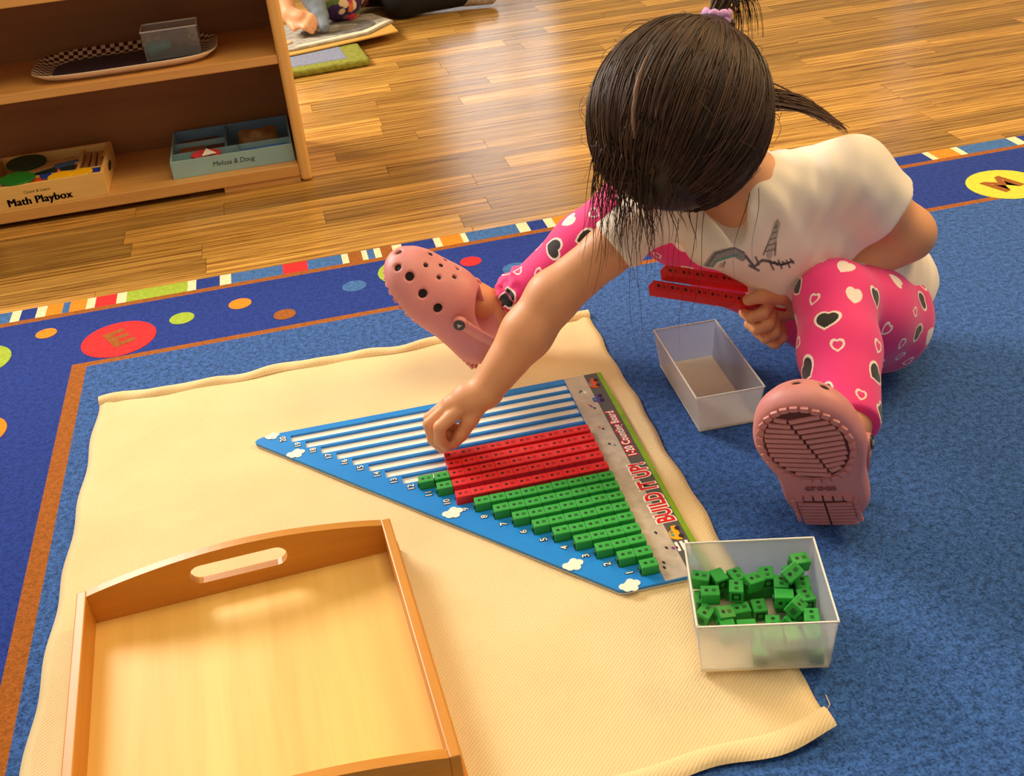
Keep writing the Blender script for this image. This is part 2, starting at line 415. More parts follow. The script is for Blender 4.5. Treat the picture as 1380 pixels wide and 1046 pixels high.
def ring(name, m, u0, v0, wu, wv):           # left and far leg of a border ring, joined in an L
    pts = [(u0, v0), (2.6, v0), (2.6, v0 - wv), (u0 + wu, v0 - wv), (u0 + wu, -2.3), (u0, -2.3)]
    return link(name, prism(pts[::-1], ZR, 0.0), m, rug)
ring('inner_band', C_BROWN, 0.0, 0.0, 0.024, 0.014)
ring('border', C_NAVY, -0.187, 0.187, 0.187, 0.187)
ring('outer_band', C_BROWN, -0.202, 0.202, 0.015, 0.015)
stripes = [(-0.245, 'S'), (-0.127, 'C'), (-0.111, 'N'), (-0.084, 'C'), (-0.067, 'O'), (-0.039, 'S'), (-0.027, 'O'), (0.002, 'C'), (0.017, 'R'), (0.054, 'C'),
           (0.071, 'G'), (0.178, 'C'), (0.193, 'N'), (0.235, 'C'), (0.255, 'S'), (0.348, 'R'), (0.393, 'S'), (0.456, 'C'), (0.468, 'B'), (0.493, 'C'), (0.503, 'S'), (0.516, 'C'),
           (0.528, 'B'), (0.550, 'C'), (0.568, 'N'), (0.628, 'C'), (0.641, 'O'), (0.680, 'C'), (0.690, 'S'), (0.787, 'C'), (0.808, 'N'), (0.840, 'C'), (0.857, 'O'), (0.90, 'C'),
           (0.913, 'N'), (0.99, 'G'), (1.07, 'C'), (1.085, 'R'), (1.14, 'S'), (1.22, 'O'), (1.27, 'C'), (1.285, 'N'), (1.36, 'S'), (1.46, 'G'), (1.527, 'C'), (1.549, 'N'), (1.622, 'C'),
           (1.635, 'O'), (1.684, 'C'), (1.698, 'S'), (1.807, 'C'), (1.828, 'N'), (1.95, 'C'), (1.97, 'O'), (2.03, 'S'), (2.15, 'R'), (2.2, 'N'), (2.6, '')]
cmap = dict(S=C_SKY, C=C_CREAM, N=C_NAVY, O=C_ORANGE, R=C_RED, G=C_LIME, B=C_BROWN)
for (a, k), (b, _) in zip(stripes[:-1], stripes[1:]):
    link('edge_stripe', bx(a, b, 0.202, 0.245, ZR, -0.0002), cmap[k], rug)
link('edge_stripe', bx(-0.245, -0.202, -2.3, 0.202, ZR, -0.0002), C_SKY, rug)
dots = [(-0.056, 0.132, 0.0175, C_ORANGE), (0.069, 0.062, 0.061, C_RED), (-0.160, 0.070, 0.056, C_LIME), (-0.124, -0.163, 0.048, C_ORANGE), (0.171, 0.097, 0.021, C_LIME),
        (0.269, 0.113, 0.0195, C_ORANGE), (0.342, 0.042, 0.0185, C_BROWN), (0.466, 0.102, 0.021, C_SKY), (0.567, 0.128, 0.056, C_LIME), (0.676, 0.117, 0.019, C_RED),
        (0.745, 0.056, 0.024, C_SKY), (0.90, 0.11, 0.02, C_ORANGE), (1.02, 0.07, 0.056, C_RED), (1.18, 0.12, 0.02, C_LIME), (1.32, 0.07, 0.021, C_ORANGE), (1.672, 0.040, 0.069, C_YEL),
        (1.90, 0.10, 0.02, C_RED), (-0.10, -0.42, 0.02, C_RED), (-0.08, -0.62, 0.055, C_YEL)]
for u, v, r, m in dots: link('dot', prism(ellipse(u, v, r, r, 36), -0.003, 0.0006), m, rug)
# brown letters woven into the big dots
for s, u, v, rot in (('E', 0.069, 0.062, 0.45), ('M', 1.668, 0.040, 0.35), ('A', 1.02, 0.07, 0.0)):
    link('woven_letter', text_mesh(s, 0.075, 0.003), C_BROWN, rug, (u, v, 0.0010), (0, 0, rot))
# ================================================================== cream work mat
def weave(name, c):
    m = bpy.data.materials.new(name); m.use_nodes = True; nt = m.node_tree; b = nt.nodes['Principled BSDF']
    b.inputs['Roughness'].default_value = 0.92; b.inputs['Specular IOR Level'].default_value = 0.12; b.inputs['Sheen Weight'].default_value = 0.15
    tc = nt.nodes.new('ShaderNodeTexCoord')
    mp = nt.nodes.new('ShaderNodeMapping'); mp.inputs['Rotation'].default_value = (0, 0, 0.62); nt.links.new(tc.outputs['Object'], mp.inputs['Vector'])
    w = nt.nodes.new('ShaderNodeTexWave'); w.inputs['Scale'].default_value = 95; w.inputs['Distortion'].default_value = 1.2; w.inputs['Detail'].default_value = 2; w.inputs['Detail Scale'].default_value = 3
    nt.links.new(mp.outputs['Vector'], w.inputs['Vector'])
    n1 = noise(nt, 300, 3, 0.7); n2 = noise(nt, 7, 3, 0.6); f = mix_rgb(nt, 0.5, w.outputs['Fac'], n1)
    lo = tuple(x * 0.86 for x in c[:3]) + (1,)
    col = mix_rgb(nt, 1.0, ramp(nt, f, [(0.25, lo), (0.6, c)]), ramp(nt, n2, [(0.35, (0.94, 0.93, 0.9, 1)), (0.6, (1, 1, 1, 1))]), 'MULTIPLY')
    nt.links.new(col, b.inputs['Base Color'])
    bn = nt.nodes.new('ShaderNodeBump'); bn.inputs['Strength'].default_value = 0.35; bn.inputs['Distance'].default_value = 0.0012
    nt.links.new(f, bn.inputs['Height']); nt.links.new(bn.outputs['Normal'], b.inputs['Normal'])
    return m
M_CANVAS = weave('cream_canvas', srgb(244, 216, 164))
MA, MB_, MC, MD = [np.array(q) for q in ((-0.6165, 1.4420), (0.1296, 1.5591), (0.2650, 0.6970), (-0.4780, 0.5290))]
def mat_pt(s, t):
    """s across (0 left .. 1 right), t from far edge (0) to near edge (1)"""
    P = (1 - s) * ((1 - t) * MA + t * MD) + s * ((1 - t) * MB_ + t * MC)
    e = 0.0016 * math.sin(t * 23 + 0.7) + 0.0012 * math.sin(t * 61 + 2) if s > 0.5 else 0.002 * math.sin(t * 40) - 0.012 * math.sin(math.pi * min(1, t * 1.6)) ** 2 * 0
    P = P + np.array([1.0, 0.16]) * e * (abs(s - 0.5) * 2) ** 6
    P = P + np.array([-0.15, 1.0]) * (0.003 * math.sin(s * 17 + 1) + 0.003 * math.sin(s * 39)) * ((abs(t - 0.5) * 2) ** 8)
    return P
mat = thing('work_mat', 'cream woven canvas work mat spread on the blue rug under tray and board', 'mat', (0, 0, 0.0012))
NS, NT = 70, 84
V, F = [], []
for j in range(NT + 1):
    for i in range(NS + 1):
        s, t = i / NS, j / NT; P = mat_pt(s, t)
        z = 0.0026 + 0.0006 * math.sin(s * 23 + t * 9) * math.sin(t * 19 - s * 5)
        ed = max(0.0, (abs(s - 0.5) * 2 - 0.955) / 0.045); z += 0.0022 * math.sin(math.pi * min(1, ed)) 
        c = max(0, 1 - math.hypot((s - 1) * 0.75, (t - 1) * 0.87) / 0.10); z += 0.012 * c * c
        V.append((P[0], P[1], z))
for j in range(NT):
    for i in range(NS):
        a = j * (NS + 1) + i; F.append((a, a + NS + 1, a + NS + 2, a + 1))
o = link('canvas', mesh_from(V, F, 'canvas', True), M_CANVAS, mat); solidify(o, 0.0022, -1.0)
def hem(t0, t1, lift, kk):
    V, F = [], []; n, m = 90, 8
    for i in range(n + 1):
        for j in range(m + 1):
            s, f = i / n, j / m; P = mat_pt(s, t0 + (t1 - t0) * f); P = P + (P - (MA + MC) / 2) * (0.004 if kk else 0.003)
            c = max(0, 1 - math.hypot((s - 1) * 0.75, 0.0) / 0.10) if kk else 0
            V.append((P[0], P[1], 0.0030 + lift * math.sin(math.pi * f) ** 0.6 * (1 + 0.25 * math.sin(s * 60 + f)) + 0.011 * c * c))
    for i in range(n):
        for j in range(m):
            a = i * (m + 1) + j; F.append((a, a + 1, a + m + 2, a + m + 1))
    link('hem', mesh_from(V, F, 'hem', True), M_CANVAS, mat)
hem(-0.004, 0.020, 0.0058, 0); hem(0.976, 1.004, 0.0042, 1)
# frayed threads at the near right corner
P = mat_pt(1.0, 0.985)
link('loose_thread', tube_mesh([[(P[0], P[1], 0.012), (P[0] + 0.006, P[1] + 0.006, 0.016), (P[0] + 0.005, P[1] + 0.016, 0.018)]], 0.0005, 5), M_CANVAS, mat)

# ================================================================== wooden tray
M_TRAYF = wood('tray_panel', srgb(232, 178, 80), srgb(250, 206, 112), 'y', 12, 0.5, 0, 0.05)
M_TRAYW = wood('tray_rail', srgb(196, 124, 34), srgb(222, 154, 58), 'x', 14, 0.4, 0, 0.06)
M_TRAYR = wood('tray_rail_long', srgb(196, 124, 34), srgb(222, 154, 58), 'y', 14, 0.4, 0, 0.06)
tray = thing('wooden_tray', 'empty pale wooden carrying tray with arched ends and a slotted handle', 'tray', (-0.4871, 0.9403, 0.0048), math.radians(12.5))
TW, TL, TT = 0.330, 0.338, 0.011
link('base_panel', bx(0, TW, -TL, 0, 0.0012, 0.0065), M_TRAYF, tray)
def tray_end(name, y0, y1):
    # arched board with a round-ended hand slot, extruded along y
    bm = bmesh.new()
    arch = [(TW * i / 24, 0.046 + 0.021 * math.sin(math.pi * i / 24) ** 0.9) for i in range(25)]
    outer = [(0, 0.0), (TW, 0.0)] + arch[::-1]
    sc, hw, hr, zc = TW / 2, 0.042, 0.0125, 0.0385
    slot = [(sc + hw + hr * math.cos(t), zc + hr * math.sin(t)) for t in np.linspace(-math.pi / 2, math.pi / 2, 9)] + \
           [(sc - hw + hr * math.cos(t), zc + hr * math.sin(t)) for t in np.linspace(math.pi / 2, 3 * math.pi / 2, 9)]
    es = []
    for loop in (outer, slot):
        vs = [bm.verts.new((x, y0, z)) for x, z in loop]
        es += [bm.edges.new((vs[i], vs[(i + 1) % len(vs)])) for i in range(len(vs))]
    r = bmesh.ops.triangle_fill(bm, edges=es, use_beauty=True, use_dissolve=False)
    g = bmesh.ops.extrude_face_region(bm, geom=list(bm.faces))
    for v in g['geom']:
        if isinstance(v, bmesh.types.BMVert): v.co.y = y1
    link(name, bm_mesh(bm), M_TRAYW, tray)
tray_end('handle_end', 0.0, TT); tray_end('handle_end', -TL - TT, -TL)
link('side_rail', bx(-TT, 0, -TL - TT, TT, 0, 0.046, 0.0015), M_TRAYR, tray)
link('side_rail', bx(TW, TW + TT, -TL - TT, TT, 0, 0.046, 0.0015), M_TRAYR, tray)
link('base_lip', bx(TW + TT, TW + TT + 0.004, -TL - TT, TT, 0, 0.010, 0.001), M_TRAYR, tray)
# ================================================================== counting board
BRZ = math.radians(9.05); BORG = (0.075, 1.355)
M_BLUE = material('board_blue', srgb(28, 136, 222), 0.32, 0.06, 30)
M_SLOT = material('slot_cream', srgb(250, 240, 222), 0.5)
M_WHITE = material('print_white', srgb(252, 248, 240), 0.4)
M_DARK = material('print_dark', srgb(28, 26, 40), 0.5)
M_PAVE = material('print_pavement', srgb(190, 176, 156), 0.45, 0.18, 60)
M_ROAD = material('print_road', srgb(84, 82, 78), 0.45, 0.12, 60)
M_GRASS = material('print_grass', srgb(126, 166, 20), 0.45, 0.15, 60)
M_PRED = material('print_red', srgb(222, 24, 26), 0.4); M_PYEL = material('print_yellow', srgb(250, 176, 10), 0.4)
M_PORA = material('print_orange', srgb(224, 84, 24), 0.4); M_PPUR = material('print_purple', srgb(84, 64, 140), 0.4); M_PTEAL = material('print_teal', srgb(80, 150, 160), 0.4)
board = thing('counting_board', 'blue stair-shaped counting board with rows numbered for building 1 to 20', 'board', (BORG[0], BORG[1], 0.0048), BRZ)
CELL, CW = 0.0194, 0.0148
def row_y(k): return (0.4235 - 0.0213 * (k - 1)) if k <= 10 else (0.2075 - 0.0208 * (k - 11))
def B(x, y): return (x, -y)                      # board drawing: x to the strip, y towards row 1
outline = [(-0.432, 0.004), (-0.420, 0.0005), (-0.41, 0.0), (0.0, 0.0), (0.054, 0.0), (0.054, 0.447), (-0.046, 0.447), (-0.053, 0.4445), (-0.438, 0.0155), (-0.4395, 0.011), (-0.437, 0.0065)]
link('slot_floor', prism([B(*p) for p in outline[::-1]], 0.0, 0.0018), M_SLOT, board)
bm = bmesh.new(); es = []
loops = [outline]
for k in range(1, 21):
    y = row_y(k); x0 = -CELL * k - 0.003
    loops.append([(x0, y - 0.0082), (-0.0004, y - 0.0082), (-0.0004, y + 0.0082), (x0, y + 0.0082)])
for lp in loops:
    vs = [bm.verts.new((p[0], -p[1], 0.0055)) for p in lp]
    es += [bm.edges.new((vs[i], vs[(i + 1) % len(vs)])) for i in range(len(vs))]
bmesh.ops.triangle_fill(bm, edges=es, use_beauty=True, use_dissolve=False)
g = bmesh.ops.extrude_face_region(bm, geom=list(bm.faces))
for v in g['geom']:
    if isinstance(v, bmesh.types.BMVert): v.co.z = 0.0012
link('base', bm_mesh(bm), M_BLUE, board)
ZT = 0.0055
link('pavement_strip', prism([B(*p) for p in [(0.0, 0.0), (0.0, 0.446), (0.029, 0.446), (0.029, 0.0)]], ZT - 0.001, ZT + 0.0003), M_PAVE, board)
link('road_strip', prism([B(*p) for p in [(0.029, 0.0), (0.029, 0.446), (0.048, 0.446), (0.048, 0.0)]], ZT - 0.001, ZT + 0.0003), M_ROAD, board)
link('grass_strip', prism([B(*p) for p in [(0.048, 0.0), (0.048, 0.447), (0.0545, 0.447), (0.0545, 0.0)]], ZT - 0.004, ZT + 0.0005), M_GRASS, board)
def cloud(x, y, s, cut=None):
    bm = bmesh.new()
    for dx, dy, r in ((0, 0, 0.0065), (-0.0075, 0.001, 0.005), (0.0075, -0.001, 0.005), (0.003, 0.006, 0.005), (-0.004, 0.005, 0.005), (0.002, -0.005, 0.0045)):
        bmesh.ops.create_circle(bm, cap_ends=True, segments=14, radius=r * s, matrix=Matrix.Translation((x + dx * s, -(y + dy * s), ZT + 0.0006 + random.random() * 0.0002)))
    link('cloud', bm_mesh(bm), M_SLOT, board)
cloud(-0.0896, 0.3885, 1.0); cloud(-0.2048, 0.2519, 1.05); cloud(-0.3862, 0.0581, 1.0); cloud(-0.416, 0.0045, 0.8); cloud(-0.039, 0.4405, 1.0)
for k in range(1, 21):
    x, y = -CELL * k - 0.0135, row_y(k) - 0.002
    r = link('row_number', text_mesh(str(k), 0.0118, 0.0009), M_DARK, board, (x, -y, ZT + 0.0004), (0, 0, math.pi / 2)); r.scale.x = 1.05
    r2 = link('digits', text_mesh(str(k), 0.0118, 0.0001), M_WHITE, r, (0, 0, 0.0003))
def lettering(s, x, y, size, off, m_in, m_out, offin=0.0, sx=1.0):
    a = link('lettering', text_mesh(s, size, off, 0.0, 1.06), m_out, board, (x, -y, ZT + 0.0006), (0, 0, math.pi / 2)); a.scale.x = sx
    link('letter_fill', text_mesh(s, size, offin, 0.0, 1.06), m_in, a, (0, 0, 0.0004))
lettering('BUILD IT UP!', 0.0355, 0.290, 0.0295, 0.0026, M_PRED, M_WHITE, 0.0008, 0.70)
lettering('1-20 Counting Board', 0.0375, 0.1575, 0.0150, 0.0020, M_WHITE, M_PRED, 0.0003, 0.80)
def picture(name, x, y, polys):
    root = None
    for i, (pts, m) in enumerate(polys):
        me = prism([(p[1] * -1.0, -p[0]) if False else p for p in pts], 0, 0.0003)
        if root is None: root = link(name, me, m, board, (x, -y, ZT + 0.0004 + 0.0), (0, 0, math.pi / 2))
        else: link('detail', me, m, root, (0, 0, 0.0003 * i))
def car(name, x, y, m, k=1.0):
    picture(name, x, y, [([(-0.013 * k, -0.005), (0.013 * k, -0.005), (0.013 * k, 0.001), (0.006 * k, 0.002), (0.003 * k, 0.007), (-0.008 * k, 0.007), (-0.0125 * k, 0.001)], m),
                         ([(-0.006 * k, 0.002), (-0.001, 0.002), (-0.001, 0.0055), (-0.005 * k, 0.0055)], M_PTEAL), ([(0.001, 0.002), (0.0045 * k, 0.002), (0.0025, 0.0055), (0.001, 0.0055)], M_PTEAL),
                         (ellipse(-0.007 * k, -0.005, 0.003, 0.003, 12), M_DARK), (ellipse(0.007 * k, -0.005, 0.003, 0.003, 12), M_DARK)])
car('printed_taxi', 0.0365, 0.3725, M_PYEL); car('printed_truck', 0.0365, 0.026, M_PORA); car('printed_van', 0.031, 0.066, M_PPUR, 0.8)
for x, y, m in ((0.0145, 0.040, M_DARK), (0.019, 0.0445, M_WHITE), (0.012, 0.043, M_PTEAL), (0.018, 0.082, M_PPUR), (0.016, 0.078, M_PORA), (0.021, 0.088, M_DARK), (0.014, 0.135, M_PORA), (0.018, 0.140, M_DARK), (0.016, 0.176, M_DARK), (0.022, 0.181, M_PTEAL),
                (0.016, 0.365, M_DARK), (0.019, 0.394, M_DARK), (0.026, 0.397, M_PPUR), (0.008, 0.417, M_DARK), (0.006, 0.425, M_DARK), (0.030, 0.397, M_PRED)):
    link('printed_figure', prism(ellipse(x, -y, 0.0016, 0.0028, 10, 0.3), ZT, ZT + 0.0005), m, board)
for i in range(3): link('crossing_bar', prism([B(x, y) for x, y in ((0.030 + i * 0.006, 0.388), (0.0335 + i * 0.006, 0.388), (0.0335 + i * 0.006, 0.404), (0.030 + i * 0.006, 0.404))][::-1], ZT, ZT + 0.0005), M_WHITE, board)
link('printed_tree', prism(ellipse(0.040, -0.424, 0.006, 0.010, 14), ZT, ZT + 0.0005), M_PTEAL, board)

# ================================================================== snap cubes
def plastic(name, c):
    m = material(name, c, 0.5, 0.05, 60); return m
M_GREEN = plastic('green_plastic', srgb(44, 164, 60)); M_HOLE_SHADE_G = material('green_hole_shade', srgb(8, 42, 14), 0.6); M_MARK_G = material('green_mark', srgb(22, 96, 36), 0.5)
M_RED = plastic('red_plastic', srgb(222, 30, 32)); M_HOLE_SHADE_R = material('red_hole_shade', srgb(40, 2, 4), 0.6); M_MARK_R = material('red_mark', srgb(160, 16, 20), 0.5)
def cube_mesh(body, hole, mark, L=CELL - 0.0003, W=CW, H=CW):
    bm = bmesh.new(); add_box(bm, (0, 0, H / 2), (L, W, H))
    bmesh.ops.bevel(bm, geom=list(bm.edges), offset=0.0007, segments=1, affect='EDGES')
    for f in bm.faces: f.material_index = 0
    def cyl(c, r, h, axis, mi, n=12):
        k = bmesh.ops.create_cone(bm, cap_ends=True, segments=n, radius1=r, radius2=r, depth=h, matrix=Matrix.Translation(c) @ (Matrix.Rotation(math.pi / 2, 4, axis) if axis else Matrix()))
        for f in {f for v in k['verts'] for f in v.link_faces}: f.material_index = mi
    for zz in (H, 0.0):                          # dark disc paints a well's shade beside a raised square, on two open faces
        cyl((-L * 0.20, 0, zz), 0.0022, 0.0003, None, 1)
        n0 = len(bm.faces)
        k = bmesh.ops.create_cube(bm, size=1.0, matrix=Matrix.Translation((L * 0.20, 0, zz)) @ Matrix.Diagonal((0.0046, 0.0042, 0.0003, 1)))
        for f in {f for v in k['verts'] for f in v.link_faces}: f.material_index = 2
    k = bmesh.ops.create_cube(bm, size=1.0, matrix=Matrix.Translation((L / 2, 0, H / 2)) @ Matrix.Diagonal((0.0003, 0.0092, 0.0092, 1)))  # flat square socket, its inner shade painted by the dark colour
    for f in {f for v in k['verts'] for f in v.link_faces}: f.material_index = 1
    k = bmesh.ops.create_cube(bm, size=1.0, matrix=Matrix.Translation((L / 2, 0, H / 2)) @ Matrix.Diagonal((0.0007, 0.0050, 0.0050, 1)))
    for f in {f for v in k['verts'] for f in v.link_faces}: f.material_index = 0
    me = bpy.data.meshes.new('snap_cube'); bm.to_mesh(me); bm.free()
    for m in (body, hole, mark): me.materials.append(m)
    return me
GC = cube_mesh(M_GREEN, M_HOLE_SHADE_G, M_MARK_G)
peg_me = bx(-0.0022, 0.0, -0.0028, 0.0028, CW / 2 - 0.0028, CW / 2 + 0.0028, 0.0004, 1); peg_me.materials.append(M_MARK_G)
def board_to_world(x, y, z): return (BORG[0] + x * math.cos(BRZ) + y * math.sin(BRZ), BORG[1] + x * math.sin(BRZ) - y * math.cos(BRZ), z)
SLOT_Z = 0.0048 + 0.0019
ORD = ['first', 'second', 'third', 'fourth', 'fifth', 'sixth', 'seventh', 'eighth', 'ninth']
ROWW = {1: 'one', 2: 'two', 3: 'three', 4: 'four', 5: 'five', 6: 'six', 7: 'seven', 8: 'eight', 9: 'nine'}
first_cube = None
def green_cube(loc, rot, label, group, peg=True):
    global first_cube
    o = link('snap_cube', GC, None); o.location = loc; o.rotation_euler = rot
    tag(o, label, 'cube', group)
    if peg: link('peg', peg_me, None, o, (-CELL / 2 + 0.0004, 0, 0))
    return o
for k in range(1, 10):
    off = random.uniform(-0.0006, 0.0006)
    for j in range(1, k + 1):
        w = 'green snap cube, ' + ('alone' if k == 1 else ORD[j - 1] + ' from the grey strip') + ' in board row ' + ROWW[k]
        x = -CELL * (j - 0.5) - 0.0012 + off - 0.0001 * j
        green_cube(board_to_world(x, row_y(k) + random.uniform(-0.0005, 0.0005), SLOT_Z), (0, 0, BRZ + random.uniform(-0.02, 0.02)), w, 'green cubes standing in the board rows', j == k)
for k, js in ((11, (11,)), (12, (11, 12))):
    for j in js:
        w = {(11, 11): 'green snap cube alone at the left end of the second red rod', (12, 11): 'green snap cube touching the left end of the third red rod', (12, 12): 'green snap cube farthest left on the board, leading row twelve'}[(k, j)]
        green_cube(board_to_world(-CELL * (j - 0.5) - 0.0025 - (0.001 if j == 12 else 0), row_y(k), SLOT_Z), (0, 0, BRZ), w, 'green cubes standing in the board rows')
RC = cube_mesh(M_RED, M_HOLE_SHADE_R, M_MARK_R, CELL - 0.0001)
def ten_rod(label, M, group):
    t = thing('ten_rod', label, 'rod', (0, 0, 0), 0, group); t.matrix_world = M
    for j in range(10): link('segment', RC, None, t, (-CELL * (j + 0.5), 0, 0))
    return t
for k, lab in ((10, 'nearest the child board row ten, lying beside the green cubes'), (11, 'second of five on the board, just behind the row ten rod'), (12, 'middle one of the five lying on the board'), (13, 'fourth of five on the board, before the one being placed'), (14, 'farthest of five on the board, under the reaching fingertips')):
    x, y, z = board_to_world(-0.0022, row_y(k), SLOT_Z)
    lab = 'red ten rod ' + (lab if k != 10 else 'nearest the camera in board row ten, beside green cubes')
    ten_rod(lab, Matrix.Translation((x, y, z)) @ Matrix.Rotation(BRZ, 4, 'Z'), 'red ten rods on the board')
# ================================================================== frosted plastic boxes
M_FROST = frosted('frosted_plastic', (0.97, 0.95, 0.94, 1), 0.55, 0.15, 0.28)
M_RIM = material('frosted_rim', srgb(236, 232, 220), 0.35)
M_BASE = frosted('frosted_base', (0.98, 0.90, 0.72, 1), 0.3, 0.3, 0.95)
def plastic_box(name, label, loc, rz, w, l, h, taper):
    """w along x, l along y (at the rim); walls lean in by taper at the bottom"""
    t = thing(name, label, 'box', loc, rz)
    a, b, c, d = w / 2, l / 2, w / 2 - taper, l / 2 - taper; th = 0.0016
    def wall(p0, p1, q0, q1, n):
        # p top edge, q bottom edge, n inward normal
        n = np.array([n[0], n[1], 0.0]) * th
        T0, T1, B0, B1 = [np.array(v) for v in (p0, p1, q0, q1)]
        V = [B0, B1, T1, T0, B0 + n, B1 + n, T1 + n, T0 + n]
        me = mesh_from(V, [(0, 1, 2, 3), (5, 4, 7, 6), (0, 4, 5, 1), (3, 2, 6, 7), (0, 3, 7, 4), (1, 5, 6, 2)])
        link('wall_panel', me, M_FROST, t)
    zb = 0.004
    wall((-a, -b, h), (a, -b, h), (-c, -d, zb), (c, -d, zb), (0, 1))
    wall((a, b, h), (-a, b, h), (c, d, zb), (-c, d, zb), (0, -1))
    wall((a, -b, h), (a, b, h), (c, -d, zb), (c, d, zb), (-1, 0))
    wall((-a, b, h), (-a, -b, h), (-c, d, zb), (-c, -d, zb), (1, 0))
    link('base', bx(-c, c, -d, d, 0.0006, 0.004, 0.0012), M_BASE, t)
    # thin bright rim all round
    bm = bmesh.new(); r = 0.0008
    add_box(bm, (0, -b, h), (2 * a + 2 * r, 2 * r, 2 * r)); add_box(bm, (0, b, h), (2 * a + 2 * r, 2 * r, 2 * r))
    add_box(bm, (-a, 0, h), (2 * r, 2 * b, 2 * r)); add_box(bm, (a, 0, h), (2 * r, 2 * b, 2 * r))
    link('rim', bm_mesh(bm), M_RIM, t)
    return t
plastic_box('storage_box', 'empty frosted plastic box on the blue rug by the seated child', (0.2680, 1.2965, 0.0), math.radians(7.5), 0.092, 0.190, 0.058, 0.006)
BXC = (0.2250, 0.8330); BXA = math.radians(-5)
plastic_box('storage_box', 'frosted plastic box half full of loose green cubes at the mat edge', (BXC[0], BXC[1], 0.0068), BXA, 0.134, 0.124, 0.066, 0.004)
spots = [(-0.0518, 0.0483, 1), (-0.0338, 0.0484, 1), (-0.0169, 0.0500, 1), (-0.0019, 0.0424, 1), (-0.0556, 0.0317, 0), (-0.0443, 0.0228, 1), (-0.034, 0.0463, 0), (-0.0168, 0.0309, 1), (-0.0142, 0.0123, 0),
         (0.0049, 0.0149, 0), (0.0198, 0.0502, 1), (0.0293, 0.0402, 1), (0.0494, 0.0506, 2), (0.0417, 0.032, 2), (0.058, 0.0411, 1), (0.0304, 0.0180, 1), (0.0423, 0.002, 1), (0.0586, 0.0135, 1),
         (0.0535, 0.0345, 0), (-0.0356, 0.0051, 0), (-0.0546, 0.0063, 0), (-0.0296, -0.0125, 0), (-0.0121, -0.012, 0), (0.0211, -0.010, 0), (0.0407, -0.012, 0), (0.0563, -0.0184, 1), (0.0580, -0.0137, 0),
         (0.000, 0.045, 0), (0.0215, 0.047, 0), (0.0375, 0.049, 0), (-0.016, 0.047, 0), (0.0330, 0.0240, 0), (0.057, 0.008, 0), (0.048, 0.046, 1), (0.04, -0.036, 0), (0.02, -0.04, 0), (0.056, -0.044, 0), (-0.003, -0.045, 0), (0.048, -0.040, 1), (0.028, -0.042, 1), (0.010, -0.042, 1), (0.002, -0.028, 0)]
P = np.array([(a, b) for a, b, _ in spots]); LV = np.array([l for _, _, l in spots])
for _ in range(200):
    for i in range(len(P)):
        for j in range(i):
            if LV[i] == LV[j]:
                d = P[i] - P[j]; n = np.hypot(*d) + 1e-9
                if n < 0.0188: s = d / n * (0.0188 - n) * 0.5; P[i] += s; P[j] -= s
    P[:, 0] = np.clip(P[:, 0], -0.0515, 0.0515); P[:, 1] = np.clip(P[:, 1], -0.0465, 0.0465)
corner = {}
R2 = random.Random(5)
tilts = {13: (0.45, -0.5, 0.7), 12: (0.15, 0.1, 0.25), 16: (0.5, 0.3, 0.9), 19: (0.35, 0.3, 0.3), 3: (0.1, 0.15, 0.5), 24: (0.3, 0.2, 0.8), 20: (0.2, 0, 1.0)}
for i in range(len(P)):
    l = LV[i]; z = 0.0068 + 0.0044 + l * 0.0158 + (0.004 if i in tilts and l == 0 else (0.003 if i in tilts else 0))
    yaw = R2.choice([0, -math.pi / 2, -math.pi / 2, 0.25, -0.2, -1.3]) + R2.uniform(-0.12, 0.12)
    rx, ry, ryaw = tilts.get(i, (0, 0, yaw)); roll = R2.choice([0, 0, math.pi / 2]) if i not in tilts else 0
    x = BXC[0] + P[i, 0] * math.cos(BXA) - P[i, 1] * math.sin(BXA); y = BXC[1] + P[i, 0] * math.sin(BXA) + P[i, 1] * math.cos(BXA)
    m = Matrix.Translation((x, y, z + CW / 2)) @ Matrix.Rotation(ryaw + BXA, 4, 'Z') @ Matrix.Rotation(rx + roll, 4, 'X') @ Matrix.Rotation(ry, 4, 'Y') @ Matrix.Translation((0, 0, -CW / 2))
    zone = ('front' if P[i, 1] < -0.016 else 'middle' if P[i, 1] < 0.018 else 'back', 'left' if P[i, 0] < -0.018 else 'centre' if P[i, 0] < 0.018 else 'right')
    members = sorted([j for j in range(len(P)) if LV[j] == l and zone == ('front' if P[j, 1] < -0.016 else 'middle' if P[j, 1] < 0.018 else 'back', 'left' if P[j, 0] < -0.018 else 'centre' if P[j, 0] < 0.018 else 'right')], key=lambda j: P[j, 0])
    which = {1: '', 2: ('left one of two, ', 'right one of two, ')}.get(len(members), ('leftmost of several, ', 'second from left of several, ', 'third from left of several, ', 'fourth from left of several, ', 'fifth from left of several, '))
    which = which[members.index(i)] if which else ''
    where = which + ('bottom layer', 'second layer', 'top of the heap')[l] + ', ' + ' '.join(zone) + ' of box'
    o = green_cube((0, 0, 0), (0, 0, 0), 'loose green cube' + (', tilted, ' if i in tilts else ', ') + where, 'loose green cubes in the frosted box'); o.matrix_world = m
